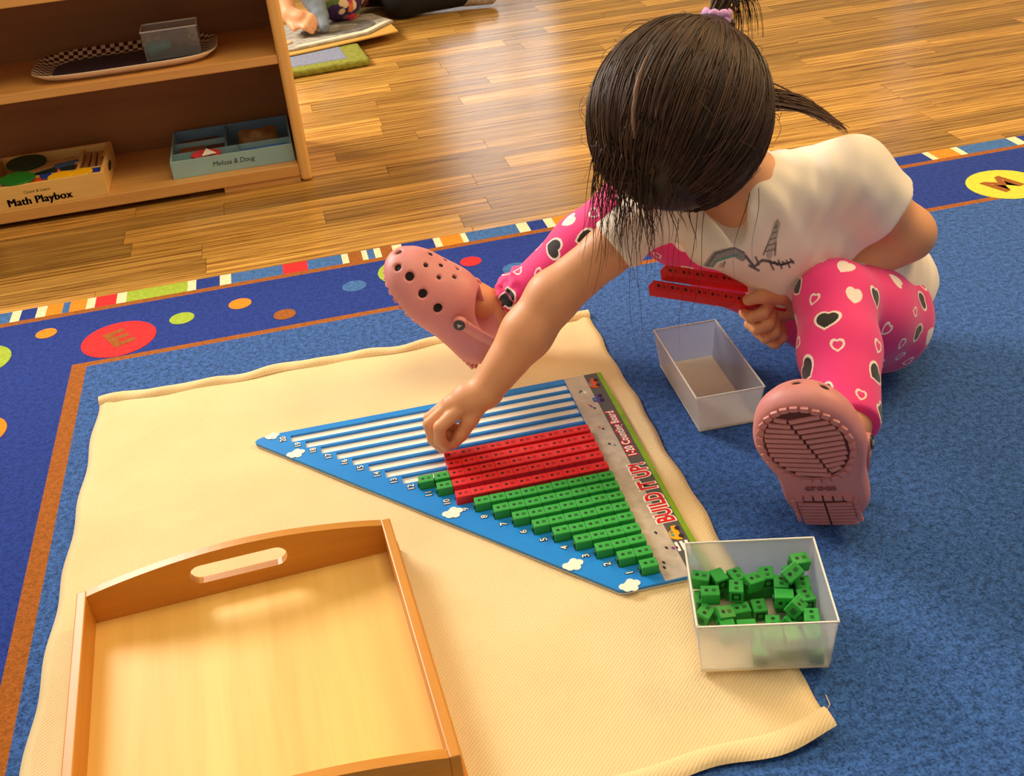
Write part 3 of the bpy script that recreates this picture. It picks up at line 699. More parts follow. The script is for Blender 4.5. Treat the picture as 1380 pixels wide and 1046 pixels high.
# ================================================================== wooden shelf with its toys
M_BIRCH = wood('birch_shelf', srgb(196, 138, 68), srgb(230, 176, 100), 'x', 9, 0.4, 0, 0.06)
M_BIRCHV = wood('birch_side', srgb(218, 160, 80), srgb(240, 188, 106), 'z', 9, 0.4, 0, 0.05)
M_BACKP = wood('shelf_back', srgb(128, 82, 34), srgb(158, 104, 48), 'x', 7, 0.55, 0, 0.06)
M_SHADE = material('painted_shade', srgb(40, 24, 10), 0.8)
SO = rug_xy(0, 0.677); SHELF_LOC = (SO.x, SO.y, FLOOR_Z)
def shelf_pt(x, y, z): v = rug_xy(x, 0.677 + y); return (v.x, v.y, FLOOR_Z + z)
shelf = thing('toy_shelf', 'low birch toy shelf with open compartments standing on the plank floor', 'shelf', SHELF_LOC, RZ)
link('side_panel', bx(0.411, 0.436, -0.004, 0.268, 0.0, 0.475, 0.009, 4), M_BIRCHV, shelf)
link('side_panel', bx(-0.760, -0.735, -0.004, 0.268, 0.0, 0.475, 0.009, 4), M_BIRCHV, shelf)
link('bottom_shelf', bx(-0.735, 0.411, 0.0, 0.262, 0.013, 0.038, 0.0015), M_BIRCH, shelf)
link('middle_shelf', bx(-0.735, 0.411, 0.0, 0.262, 0.2545, 0.2725, 0.0015), M_BIRCH, shelf)
link('top_shelf', bx(-0.735, 0.411, 0.0, 0.262, 0.4315, 0.449, 0.0015), M_BIRCH, shelf)
link('back_panel', bx(-0.735, 0.411, 0.260, 0.267, 0.010, 0.449), M_BACKP, shelf)
link('foot_strip', bx(0.247, 0.4105, 0.003, 0.05, 0.0, 0.0125, 0.0008), M_BIRCH, shelf)
link('plinth', bx(-0.70, 0.40, 0.12, 0.14, 0.0, 0.013), M_SHADE, shelf)  # dark colour stands in for the black shadow under the shelf

# ---- wooden box of maths shapes
M_PINE = wood('pine_box', srgb(222, 170, 84), srgb(246, 204, 122), 'x', 16, 0.5, 0, 0.08)
M_PINEK = wood('pine_sticks', srgb(176, 120, 56), srgb(214, 160, 90), 'y', 20, 0.5, 0.2, 0.08)
PB0 = shelf_pt(-0.225, 0.003, 0.0382)
pbox = thing('shape_box', 'pine box of maths shapes with black lettering on the lowest shelf', 'box', PB0, RZ)
PW, PD, PH = 0.240, 0.205, 0.050
link('front_panel', bx(0, PW, 0, 0.007, 0, PH, 0.0008), M_PINE, pbox)
link('back_panel', bx(0, PW, PD - 0.007, PD, 0, PH, 0.0008), M_PINE, pbox)
link('base', bx(0.0, PW, 0.007, PD - 0.007, 0, 0.004), M_PINE, pbox)
for x in (0, PW - 0.007): link('side_panel', bx(x, x + 0.007, 0.007, PD - 0.007, 0, PH, 0.0008), M_PINE, pbox)
link('divider', bx(0.007, PW - 0.007, 0.052, 0.058, 0.004, PH - 0.004), M_PINE, pbox)
link('divider', bx(PW - 0.062, PW - 0.057, 0.058, PD - 0.007, 0.004, PH - 0.006), M_PINE, pbox)
M_INK = material('black_ink', srgb(24, 18, 14), 0.6)
tx = link('lettering', text_mesh('Math Playbox', 0.0225, 0.0, 0, 1.05), M_INK, pbox, (0.1015, -0.0003, 0.0145), (math.pi / 2, 0, 0))
for dx, dy in ((0.0006, 0), (0.0012, 0.0003), (0.0018, 0), (0.0024, 0.0003), (0.0012, -0.0004)): link('letter_weight', tx.data, None, tx, (dx, dy, 0))
link('lettering', text_mesh('Count & Learn', 0.0088, 0.0, 0, 1.0), M_INK, pbox, (0.102, -0.0003, 0.0335), (math.pi / 2, 0, 0))
link('hand_hole_shade', prism(ellipse(0, 0, 0.028, 0.008, 16), 0, 0.0004), M_SHADE, pbox, (PW + 0.0001, 0.10, 0.030), (math.pi / 2, 0, math.pi / 2))  # flat ellipse on the side, the hole's shade put into its colour
T_GRN = material('toy_green', srgb(24, 116, 36), 0.4); T_YEL = material('toy_yellow', srgb(250, 188, 16), 0.4); T_RED = material('toy_red', srgb(200, 32, 22), 0.4)
T_BLU = material('toy_blue', srgb(28, 56, 150), 0.4); T_TEAL = material('toy_teal', srgb(86, 134, 140), 0.5); T_DKG = material('toy_dark_green', srgb(40, 66, 34), 0.5)
def flat_toy(name, label, cat, pts, th, M, loc, rot, group=None):
    o = link(name, prism(pts, 0, th, 0.0006), M); v = shelf_pt(*loc)
    o.matrix_world = Matrix.Translation(v) @ Matrix.Rotation(RZ, 4, 'Z') @ Matrix.Rotation(rot[2], 4, 'Z') @ Matrix.Rotation(rot[0], 4, 'X') @ Matrix.Rotation(rot[1], 4, 'Y')
    return tag(o, label, cat, group)
sq = lambda w, h: [(-w / 2, -h / 2), (w / 2, -h / 2), (w / 2, h / 2), (-w / 2, h / 2)]
tri = lambda s: [(-s / 2, -s * 0.3), (s / 2, -s * 0.3), (0, s * 0.56)]
zb = 0.0382 + 0.046
flat_toy('counting_disc', 'big green disc leaning over the front of the pine shape box', 'toy', ellipse(0, 0, 0.036, 0.030, 26), 0.004, T_GRN, (-0.160, 0.034, zb + 0.006), (0.10, 0.03, 0))
flat_toy('counting_disc', 'yellow disc in the front tray of the pine shape box, left one', 'toy', ellipse(0, 0, 0.026, 0.020, 24), 0.004, T_YEL, (-0.074, 0.026, zb), (0.10, -0.04, 0))
flat_toy('counting_disc', 'yellow disc nearest the right end of the pine shape box', 'toy', ellipse(0, 0, 0.024, 0.018, 24), 0.004, T_YEL, (-0.032, 0.026, zb + 0.001), (0.08, -0.06, 0))
flat_toy('triangle_tile', 'upright dark red triangle in the pine shape box', 'toy', tri(0.04), 0.004, T_RED, (-0.078, 0.046, zb - 0.01), (0.9, 0, 0.2))
flat_toy('square_tile', 'orange-red tile lying between green and yellow discs', 'toy', sq(0.045, 0.03), 0.004, material('toy_orange', srgb(218, 70, 22), 0.4), (-0.122, 0.026, zb - 0.004), (0.1, 0.1, 0.3))
flat_toy('square_tile', 'small blue tile beside the red triangle', 'toy', sq(0.024, 0.022), 0.004, T_BLU, (-0.104, 0.043, zb - 0.002), (0.15, 0.1, 0.4))
flat_toy('bar_tile', 'long dark blue bar tile at the right of the shape box', 'toy', sq(0.062, 0.022), 0.005, T_BLU, (-0.028, 0.044, zb - 0.008), (0.25, 0, 0.02))
flat_toy('triangle_tile', 'small yellow triangle peeping up behind the green disc', 'toy', tri(0.018), 0.004, T_YEL, (-0.140, 0.052, zb - 0.003), (1.0, 0, 0))
flat_toy('counting_disc', 'dark green disc lying at the back of the shape box', 'toy', ellipse(0, 0, 0.042, 0.034, 24), 0.005, T_DKG, (-0.160, 0.155, zb - 0.001), (0.12, 0.02, 0))
flat_toy('wooden_strip', 'pale wooden strip lying diagonally inside the shape box', 'toy', sq(0.11, 0.014), 0.004, M_PINEK, (-0.105, 0.120, zb - 0.005), (0, -0.05, 0.35))
flat_toy('wooden_strip', 'second wooden strip crossing behind the pale diagonal one', 'toy', sq(0.12, 0.012), 0.004, M_PINEK, (-0.12, 0.142, zb - 0.008), (0, -0.04, 0.22))
flat_toy('number_board', 'teal board lying flat in the back of the shape box', 'toy', sq(0.13, 0.085), 0.004, T_TEAL, (-0.128, 0.108, zb - 0.020), (0, 0, 0.0))
flat_toy('bar_tile', 'blue bar resting on the wooden strips in the shape box', 'toy', sq(0.05, 0.016), 0.005, material('toy_steel_blue', srgb(66, 88, 130), 0.5), (-0.070, 0.106, zb - 0.002), (0, 0, 0.3))
flat_toy('ring_tile', 'small cream piece with a hole beside the blue bar', 'toy', ellipse(0, 0, 0.010, 0.009, 16), 0.005, M_PINEK, (-0.048, 0.110, zb - 0.003), (0, 0, 0))
for i in range(3):
    flat_toy('counting_stick', ('left', 'middle', 'right')[i] + ' stick of three lying in the end slot of the shape box', 'toy', sq(0.010, 0.125), 0.008, M_PINEK, (-0.033 + 0.014 * i, 0.128, zb - 0.016), (0, 0, 0.03 * i), 'sticks in the shape box')
flat_toy('paper_slip', 'bright yellow slip against the right side of the shape box', 'paper', sq(0.005, 0.05), 0.002, T_YEL, (0.003, 0.160, zb - 0.004), (0, 0, -0.02))

# ---- pale blue box with compartments
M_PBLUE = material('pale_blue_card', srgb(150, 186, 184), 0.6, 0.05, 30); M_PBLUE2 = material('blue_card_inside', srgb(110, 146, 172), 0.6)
bb = thing('puzzle_box', 'pale blue compartment box with script lettering on the lowest shelf', 'box', shelf_pt(0.147, 0.030, 0.0382), RZ)
BW, BD, BH = 0.259, 0.212, 0.038
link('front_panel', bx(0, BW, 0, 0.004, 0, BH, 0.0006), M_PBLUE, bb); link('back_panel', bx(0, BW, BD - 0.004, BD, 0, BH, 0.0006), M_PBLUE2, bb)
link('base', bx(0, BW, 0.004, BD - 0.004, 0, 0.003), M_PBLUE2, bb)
for x in (0, BW - 0.004): link('side_panel', bx(x, x + 0.004, 0.004, BD - 0.004, 0, BH, 0.0006), M_PBLUE, bb)
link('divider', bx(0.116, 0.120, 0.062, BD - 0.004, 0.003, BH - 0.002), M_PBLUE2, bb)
link('divider', bx(0.004, BW - 0.004, 0.060, 0.064, 0.003, BH - 0.004), M_PBLUE, bb)
link('divider', bx(0.004, 0.116, 0.128, 0.132, 0.003, BH - 0.004), M_PBLUE, bb)
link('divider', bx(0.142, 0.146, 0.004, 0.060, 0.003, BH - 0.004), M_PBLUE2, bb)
link('lettering', text_mesh('Melissa & Doug', 0.0150, 0.0, 0, 0.95, shear=0.25), M_INK, bb, (0.130, -0.0003, 0.020), (math.pi / 2, 0, 0))
flat_toy('fabric_piece', 'red cloth piece in the front left compartment of the blue box', 'toy', ellipse(0, 0, 0.032, 0.017, 16), 0.012, material('toy_rose', srgb(204, 62, 66), 0.6), (0.222, 0.060, 0.064), (0.25, 0.05, 0.1))
flat_toy('paper_piece', 'cream triangle lying on the red cloth piece', 'toy', tri(0.03), 0.003, M_SLOT, (0.228, 0.052, 0.0775), (0.2, 0, 0.2))
flat_toy('wooden_block', 'brown block in the middle left compartment of the blue box', 'toy', sq(0.055, 0.04), 0.022, material('toy_brown', srgb(150, 92, 52), 0.6), (0.190, 0.125, 0.044), (0, 0, 0))
flat_toy('wooden_block', 'dark brown block beside the lighter one in the blue box', 'toy', sq(0.040, 0.04), 0.020, material('toy_dark_brown', srgb(92, 52, 30), 0.6), (0.240, 0.126, 0.044), (0, 0, 0))
flat_toy('wooden_block', 'flat brown piece in the back left compartment', 'toy', sq(0.08, 0.035), 0.014, material('toy_umber', srgb(110, 72, 44), 0.6), (0.205, 0.200, 0.046), (0, 0, 0.05))
flat_toy('bar_tile', 'bright blue bar in the front right compartment of the blue box', 'toy', sq(0.095, 0.018), 0.016, material('toy_bright_blue', srgb(70, 120, 196), 0.5), (0.345, 0.062, 0.052), (0, 0, 0.02))
cl = Clay((-0.06, -0.05, -0.01), (0.06, 0.05, 0.05), 0.0025)
cl.ell((0, 0, 0.008), (0.044, 0.030, 0.024)).ell((-0.03, 0.018, 0.018), (0.014, 0.012, 0.012)).ell((0.03, 0.018, 0.018), (0.014, 0.012, 0.012)).ell((0, -0.014, 0.024), (0.017, 0.013, 0.011))
o = link('teddy_puzzle', cl.mesh('teddy'), material('toy_tan', srgb(150, 110, 62), 0.7, 0.35, 55)); o.matrix_world = Matrix.Translation(shelf_pt(0.335, 0.150, 0.050)) @ Matrix.Rotation(RZ, 4, 'Z')
tag(o, 'tan and dark brown rounded toy in the large compartment of the blue box', 'toy')

# ---- gingham tray with a clear box on the middle shelf
def gingham():
    m = bpy.data.materials.new('gingham'); m.use_nodes = True; nt = m.node_tree; b = nt.nodes['Principled BSDF']; b.inputs['Roughness'].default_value = 0.35
    tc = nt.nodes.new('ShaderNodeTexCoord'); c = nt.nodes.new('ShaderNodeTexChecker'); c.inputs['Scale'].default_value = 105
    c.inputs['Color1'].default_value = srgb(226, 206, 170); c.inputs['Color2'].default_value = srgb(66, 26, 18); mp = nt.nodes.new('ShaderNodeMapping'); mp.inputs['Location'].default_value = (0.013, 0.017, 0.5)
    mp.inputs['Scale'].default_value = (1, 1, 0.0001); nt.links.new(tc.outputs['Object'], mp.inputs['Vector']); nt.links.new(mp.outputs['Vector'], c.inputs['Vector']); nt.links.new(c.outputs['Color'], b.inputs['Base Color']); return m
gt = thing('serving_tray', 'rounded melamine tray with brown checked rim on the middle shelf', 'tray', shelf_pt(0.108, 0.118, 0.2728), RZ)
def superell(rx, ry, n=64, e=4.0):
    return [(rx * np.sign(math.cos(t)) * abs(math.cos(t)) ** (2 / e), ry * np.sign(math.sin(t)) * abs(math.sin(t)) ** (2 / e)) for t in np.linspace(0, 2 * math.pi, n, endpoint=False)]
prof = [(0.150, 0.075, 0.003), (0.165, 0.088, 0.006), (0.183, 0.104, 0.017), (0.186, 0.107, 0.018), (0.187, 0.108, 0.0165), (0.167, 0.089, 0.002), (0.15, 0.075, 0.0)]
n = 64; V, F = [], []
for rx, ry, z in prof[:4]: V += [(x, y, z) for x, y in superell(rx, ry)]
for i in range(3):
    for j in range(n): F.append((i * n + j, i * n + (j + 1) % n, (i + 1) * n + (j + 1) % n, (i + 1) * n + j))
link('checked_rim', mesh_from(V, F, 'rim', True), gingham(), gt)
V, F = [], []
for rx, ry, z in prof[3:]: V += [(x, y, z) for x, y in superell(rx, ry)]
for i in range(3):
    for j in range(n): F.append((i * n + j, i * n + (j + 1) % n, (i + 1) * n + (j + 1) % n, (i + 1) * n + j))
F.append(tuple(range(3 * n, 4 * n))[::-1])
link('underside', mesh_from(V, F, 'under', True), material('melamine_cream', srgb(238, 210, 172), 0.35), gt)
link('tray_floor', prism(superell(0.151, 0.076), 0.0012, 0.0031), material('tray_navy', srgb(58, 50, 70), 0.4, 0.3, 30), gt)
M_CLEAR = frosted('clear_plastic', (0.82, 0.82, 0.8, 1), 0.15, 0.08, 0.16)
cb = thing('clear_box', 'small clear plastic box on the checked tray', 'box', shelf_pt(0.205, 0.120, 0.2768), RZ)
CW_, CD_, CH_ = 0.112, 0.07, 0.058
for nm, a in (('front_panel', (-CW_ / 2, CW_ / 2, -CD_ / 2, -CD_ / 2 + 0.0015)), ('back_panel', (-CW_ / 2, CW_ / 2, CD_ / 2 - 0.0015, CD_ / 2)), ('side_panel', (-CW_ / 2, -CW_ / 2 + 0.0015, -CD_ / 2 + 0.0016, CD_ / 2 - 0.0016)), ('side_panel', (CW_ / 2 - 0.0015, CW_ / 2, -CD_ / 2 + 0.0016, CD_ / 2 - 0.0016))):
    link(nm, bx(*a, 0, CH_), M_CLEAR, cb)
link('base', bx(-CW_ / 2, CW_ / 2, -CD_ / 2, CD_ / 2, 0.0, 0.0015), M_CLEAR, cb)
bm = bmesh.new(); r = 0.0012
for s in (-1, 1): add_box(bm, (0, s * CD_ / 2, CH_), (CW_ + 2 * r, 2 * r, 2 * r)); add_box(bm, (s * CW_ / 2, 0, CH_), (2 * r, CD_, 2 * r))
link('rim', bm_mesh(bm), M_RIM, cb)
cl = Clay((-0.04, -0.03, -0.03), (0.04, 0.03, 0.03), 0.002); cl.ell((-0.008, 0, 0), (0.019, 0.016, 0.016)).ell((0.013, 0.004, 0.003), (0.012, 0.010, 0.010)).ell((-0.02, -0.006, -0.004), (0.01, 0.009, 0.009))
o = link('beach_toy', cl.mesh('toy'), material('toy_aqua', srgb(40, 140, 160), 0.3, 0.4, 70)); o.location = shelf_pt(0.178, 0.112, 0.2960); tag(o, 'shiny blue-green toy inside the small clear box', 'toy')
flat_toy('card', 'dark card standing at the back inside the small clear box', 'card', sq(0.05, 0.03), 0.002, material('toy_plum', srgb(70, 60, 84), 0.6), (0.212, 0.146, 0.306), (1.45, 0, 0))
# ================================================================== the seated child
def nrm(v): v = np.array(v, float); return v / np.linalg.norm(v)
A3 = lambda *q: np.array(q, float)
PEL = A3(0.492, 1.362, 0.088); HIP_R = A3(0.460, 1.360, 0.078); HIP_L = A3(0.505, 1.312, 0.080)
KNEE_R = A3(0.198, 1.435, 0.232); ANK_R = A3(-0.002, 1.470, 0.066)
KNEE_L = A3(0.413, 1.218, 0.170); ANK_L = A3(0.373, 1.035, 0.112)
NECK = A3(0.308, 1.278, 0.312); CHEST = A3(0.400, 1.325, 0.235); BELLY = A3(0.452, 1.345, 0.150)
SH_R = A3(0.208, 1.285, 0.290); EL_R = A3(0.063, 1.250, 0.198); WR_R = A3(-0.035, 1.205, 0.096)
SH_L = A3(0.440, 1.285, 0.300); EL_L = A3(0.526, 1.295, 0.213); WR_L = A3(0.394, 1.275, 0.146)
HEAD = A3(0.217, 1.215, 0.420)
HU = nrm(A3(-0.17, -0.90, 0.40)); HF = A3(-0.36, -0.10, -0.93); HF = nrm(HF - HU * (HF @ HU)); HL = nrm(np.cross(HU, HF))
HAX = np.array([HL, HF, HU])                                   # rows: her left, her face, her crown
def hp(l, f, u): return HEAD + HL * l + HF * f + HU * u
child = thing('person', 'small child with dark ponytail, cream shirt and pink heart leggings seated on the rug', 'person', (0.53, 1.37, 0.0))
child_inv = Matrix.Translation((-0.53, -1.37, 0.0))
def worn(name, me, m, parent=None):
    o = link(name, me, m, parent or child)
    if parent is None: o.location = (-0.53, -1.37, 0.0)        # meshes are modelled in room coordinates
    return o
SKIN = material('child_skin', srgb(228, 162, 116), 0.5, 0.06, 25, sss=0.12)

# ---- one continuous body: head, neck, trunk, arms with hands, legs
c = Clay((-0.15, 1.00, -0.005), (0.62, 1.56, 0.54), 0.0022)
c.ell(HEAD, (0.076, 0.092, 0.088), HAX)                                        # skull
c.ell(hp(0, 0.030, -0.045), (0.054, 0.056, 0.058), HAX, 0.02)                  # face
c.ell(hp(0, 0.048, -0.088), (0.022, 0.020, 0.018), HAX, 0.02)                  # chin
for s in (-1, 1):
    c.ell(hp(s * 0.030, 0.056, -0.062), (0.022, 0.018, 0.020), HAX, 0.015)     # cheeks
    c.ell(hp(s * 0.027, 0.092, -0.026), (0.013, 0.010, 0.008), HAX, 0.006, 'cut')
    c.ell(hp(s * (0.095 if s > 0 else 0.080), 0.022, -0.008), (0.012, 0.012, 0.019), HAX, 0.006)    # ears
    c.ell(hp(s * (0.106 if s > 0 else 0.090), 0.028, -0.006), (0.005, 0.007, 0.012), HAX, 0.003, 'cut')
c.cone(hp(0, 0.084, -0.032), hp(0, 0.095, -0.052), 0.0055, 0.0085, 0.008)      # nose
c.ell(hp(0, 0.080, -0.070), (0.015, 0.007, 0.0035), HAX, 0.004); c.ell(hp(0, 0.079, -0.077), (0.012, 0.007, 0.004), HAX, 0.004)
c.ell(hp(0, 0.088, -0.0735), (0.014, 0.004, 0.0012), HAX, 0.002, 'cut')
c.cone(hp(0, -0.028, -0.060), NECK, 0.038, 0.040, 0.02)
trunk_n = nrm(A3(-0.45, -0.62, -0.35))
c.chain([NECK - A3(0, 0, 0.02), CHEST, BELLY, PEL], [0.052, 0.068, 0.074, 0.082], 0.03)
c.chain([SH_R, NECK - A3(0, 0, 0.02), SH_L], [0.031, 0.042, 0.036], 0.02)
c.chain([SH_R, (SH_R + EL_R) / 2, EL_R, EL_R * 0.62 + WR_R * 0.38, WR_R], [0.032, 0.0295, 0.0325, 0.0320, 0.0215], 0.012)
c.chain([SH_L, (SH_L + EL_L) / 2, EL_L, EL_L * 0.55 + WR_L * 0.45, WR_L], [0.036, 0.035, 0.0345, 0.031, 0.022], 0.012)
for h, k, a in ((HIP_R, KNEE_R, ANK_R), (HIP_L, KNEE_L, ANK_L)):
    c.chain([h, k], [0.060, 0.042], 0.02); c.chain([k, k * 0.6 + a * 0.4, a], [0.040, 0.038, 0.027], 0.012)
# feet inside the clogs
c.chain([ANK_R, ANK_R + A3(-0.035, -0.01, 0.03), ANK_R + A3(-0.060, -0.01, 0.065)], [0.026, 0.024, 0.018], 0.01)
c.cone(ANK_R, ANK_R + A3(-0.02, -0.025, -0.03), 0.025, 0.022, 0.012)
c.chain([ANK_L, ANK_L + A3(-0.018, -0.025, 0.01), ANK_L + A3(-0.030, -0.020, 0.035)], [0.026, 0.024, 0.018], 0.01)
c.cone(ANK_L, ANK_L + A3(-0.005, -0.02, -0.06), 0.025, 0.022, 0.012)
# right hand: pinching the end of the farthest red rod
R_ = [A3(*q) for q in ((-0.0325, 1.2084, 0.095),)][0]
c.chain([WR_R, A3(-0.055, 1.203, 0.090), A3(-0.076, 1.200, 0.083)], [0.0215, 0.0215, 0.0165], 0.008, flat=((0.55, -0.25, 0.80), 0.80))
FR = [  # knuckle, middle joint, tip joint, tip ; radii
    ([(-0.0690, 1.1905, 0.083), (-0.0960, 1.1740, 0.070), (-0.0975, 1.1755, 0.049), (-0.0905, 1.1815, 0.0335)], (0.0098, 0.0083, 0.0076, 0.0066)),
    ([(-0.0810, 1.2000, 0.083), (-0.1100, 1.1900, 0.066), (-0.1075, 1.1850, 0.045), (-0.0985, 1.1850, 0.0300)], (0.0098, 0.0083, 0.0076, 0.0066)),
    ([(-0.0830, 1.2110, 0.081), (-0.1100, 1.2080, 0.063), (-0.1030, 1.1985, 0.047), (-0.0870, 1.1940, 0.0420)], (0.0095, 0.0080, 0.0073, 0.0064)),
    ([(-0.0800, 1.2210, 0.078), (-0.1000, 1.2240, 0.062), (-0.0920, 1.2110, 0.050), (-0.0770, 1.2010, 0.0480)], (0.0088, 0.0074, 0.0068, 0.0060))]
def fingers(F, c):
    for pts, rs in F: c.chain([A3(*p) for p in pts], rs, 0.0018)
fingers(FR, c)
c.chain([A3(-0.045, 1.197, 0.086), A3(-0.0575, 1.1880, 0.067), A3(-0.0710, 1.1860, 0.048), A3(-0.0815, 1.1875, 0.0345)], (0.0145, 0.0108, 0.0092, 0.0076), 0.003)
# left hand: fist round two red rods, thumb on top
c.chain([WR_L, A3(0.372, 1.278, 0.140), A3(0.347, 1.266, 0.140)], [0.022, 0.0225, 0.0200], 0.008, flat=((0.25, 0.80, -0.30), 0.8))
FL = [([(0.3400, 1.2560, 0.1560), (0.3270, 1.2330, 0.1530), (0.3110, 1.2300, 0.1500), (0.3050, 1.2440, 0.1500)], (0.0095, 0.0085, 0.0078, 0.0068)),
      ([(0.3420, 1.2540, 0.1420), (0.3340, 1.2320, 0.1370), (0.3190, 1.2280, 0.1330), (0.3110, 1.2400, 0.1350)], (0.0095, 0.0085, 0.0078, 0.0068)),
      ([(0.3480, 1.2560, 0.1290), (0.3440, 1.2360, 0.1210), (0.3310, 1.2310, 0.1170), (0.3220, 1.2420, 0.1210)], (0.0092, 0.0081, 0.0074, 0.0065)),
      ([(0.3560, 1.2610, 0.1180), (0.3560, 1.2440, 0.1080), (0.3450, 1.2370, 0.1030), (0.3360, 1.2440, 0.1060)], (0.0085, 0.0074, 0.0067, 0.0060))]
fingers(FL, c)
c.chain([A3(0.368, 1.262, 0.156), A3(0.350, 1.247, 0.168), A3(0.326, 1.238, 0.1745), A3(0.3075, 1.2345, 0.1735)], (0.0145, 0.0108, 0.0090, 0.0075), 0.003)
body = worn('body', c.mesh('body', 1), SKIN)
# eyes
M_EYE = material('eye_white', srgb(240, 236, 230), 0.2); M_IRIS = material('eye_brown', srgb(58, 34, 20), 0.2)
for s in (-1, 1):
    e = Clay(tuple(hp(s * 0.027, 0.076, -0.026) - 0.014), tuple(hp(s * 0.027, 0.076, -0.026) + 0.014), 0.0012).ell(hp(s * 0.027, 0.074, -0.026), (0.0105, 0.0105, 0.0070), HAX)
    eo = worn('eye', e.mesh('eye'), M_EYE)
    e = Clay(tuple(hp(s * 0.027, 0.084, -0.026) - 0.008), tuple(hp(s * 0.027, 0.084, -0.026) + 0.008), 0.0008).ell(hp(s * 0.027, 0.0835, -0.027), (0.0045, 0.0018, 0.0045), HAX)
    link('iris', e.mesh('iris'), M_IRIS, eo)

# ---- leggings with printed hearts
c = Clay((-0.06, 1.00, -0.004), (0.70, 1.56, 0.36), 0.0036)
c.ell(PEL + A3(0.006, 0.0, -0.006), (0.082, 0.090, 0.084), None, 0.03)
c.chain([HIP_R, HIP_R * 0.5 + KNEE_R * 0.5, KNEE_R], [0.076, 0.064, 0.050], 0.025)
c.chain([KNEE_R, KNEE_R * 0.62 + ANK_R * 0.38, ANK_R * 0.88 + KNEE_R * 0.12], [0.048, 0.0465, 0.0345], 0.016)
c.chain([HIP_L, HIP_L * 0.5 + KNEE_L * 0.5 + A3(0, 0, -0.004), KNEE_L], [0.074, 0.066, 0.0480], 0.025)
c.chain([KNEE_L, KNEE_L * 0.55 + ANK_L * 0.45, ANK_L * 1.08 - KNEE_L * 0.08], [0.0485, 0.0470, 0.0390], 0.016)
for a, k in ((ANK_R, KNEE_R), (ANK_L, KNEE_L)):
    d = nrm(a - k); p = a - d * (0.014 if k is KNEE_R else -0.008); c.half(p, d, 0.004, p - 0.055, p + 0.055)
    for q in ((0.030, 0.044, 0.057) if k is KNEE_R else ()):                                            # gathered folds at the ankle
        o_ = a - d * q; s_ = nrm(np.cross(d, A3(0.2, 1, 0.3))); t_ = np.cross(d, s_)
        rr = 0.040 if k is KNEE_R else 0.044
        ringp = [o_ + (s_ * math.cos(t) + t_ * math.sin(t)) * rr + d * 0.003 * math.sin(2 * t + q * 300) for t in np.linspace(0, 2 * math.pi, 15)]
        c.chain(ringp, [0.0030] * 15, 0.008)
c.half((0, 0, 0.001), (0, 0, -1))
me = subdivided(c.mesh('leggings', 2), 2)
V, N = mesh_arrays(me)
pink = np.array(srgb(238, 44, 130)[:3]); deep = np.array(srgb(236, 40, 112)[:3]); white = np.array(srgb(250, 232, 222)[:3]); black = np.array(srgb(18, 14, 20)[:3])
col = np.tile(pink, (len(V), 1))
def heart_f(x, y):                     # < 0 inside a heart of half-width about 1
    x = x * 1.14; y = y * 1.14 + 0.12; q = x * x + y * y - 1
    return np.cbrt(q ** 3 - x * x * y ** 3)
def paint_heart(p, n, up, size, kind, squash=1.0):
    global col
    n = nrm(n); up = up - n * (up @ n); up = nrm(up); sx = np.cross(up, n)
    d = V - p; m = (np.abs(d).max(1) < size * 1.7) & (N @ n > 0.1)
    if not m.any(): return
    x = d[m] @ sx / size / squash; y = d[m] @ up / size
    def cov(k): f = heart_f(x / k, y / k); return np.clip(0.5 - f * 5.0 * (k * size / 0.012), 0, 1)[:, None]
    if kind == 'black':
        a = cov(1.0); b = cov(0.80); col[m] = col[m] * (1 - a) + white * a; col[m] = col[m] * (1 - b) + black * b
    elif kind == 'white':
        a = cov(0.9); col[m] = col[m] * (1 - a) + white * a
    else:
        a = cov(0.92); b = cov(0.62); col[m] = col[m] * (1 - a) + white * a; col[m] = col[m] * (1 - b) + pink * b
rs = np.random.default_rng(3)
order = rs.permutation(len(V))[:30000]; chosen = []
for i in order:
    p = V[i]
    if p[2] < 0.012: continue
    if all(np.sum((p - q) ** 2) > (0.034 if kd == 'small' else 0.042) ** 2 for q, kd in chosen):
        kd = ['black', 'small', 'white', 'black', 'small', 'white', 'small'][len(chosen) % 7]
        ax_ = KNEE_R - ANK_R if p[0] < 0.2 and p[1] > 1.38 else (KNEE_L - ANK_L if p[1] < 1.2 else HIP_L - KNEE_L)
        up = nrm(ax_) + rs.normal(0, 0.42, 3)
        sz = {'black': 0.0155, 'white': 0.0145, 'small': 0.0095}[kd] * rs.uniform(0.85, 1.15)
        chosen.append((p, kd)); paint_heart(p, N[i], up, sz, kd, rs.uniform(0.72, 1.05))
set_vcol(me, col)
leggings = worn('leggings', me, vcol_material('heart_jersey', 0.75, 0.25, 0.12, 1200))
leggings['label'] = 'bright pink leggings printed with black and white hearts'

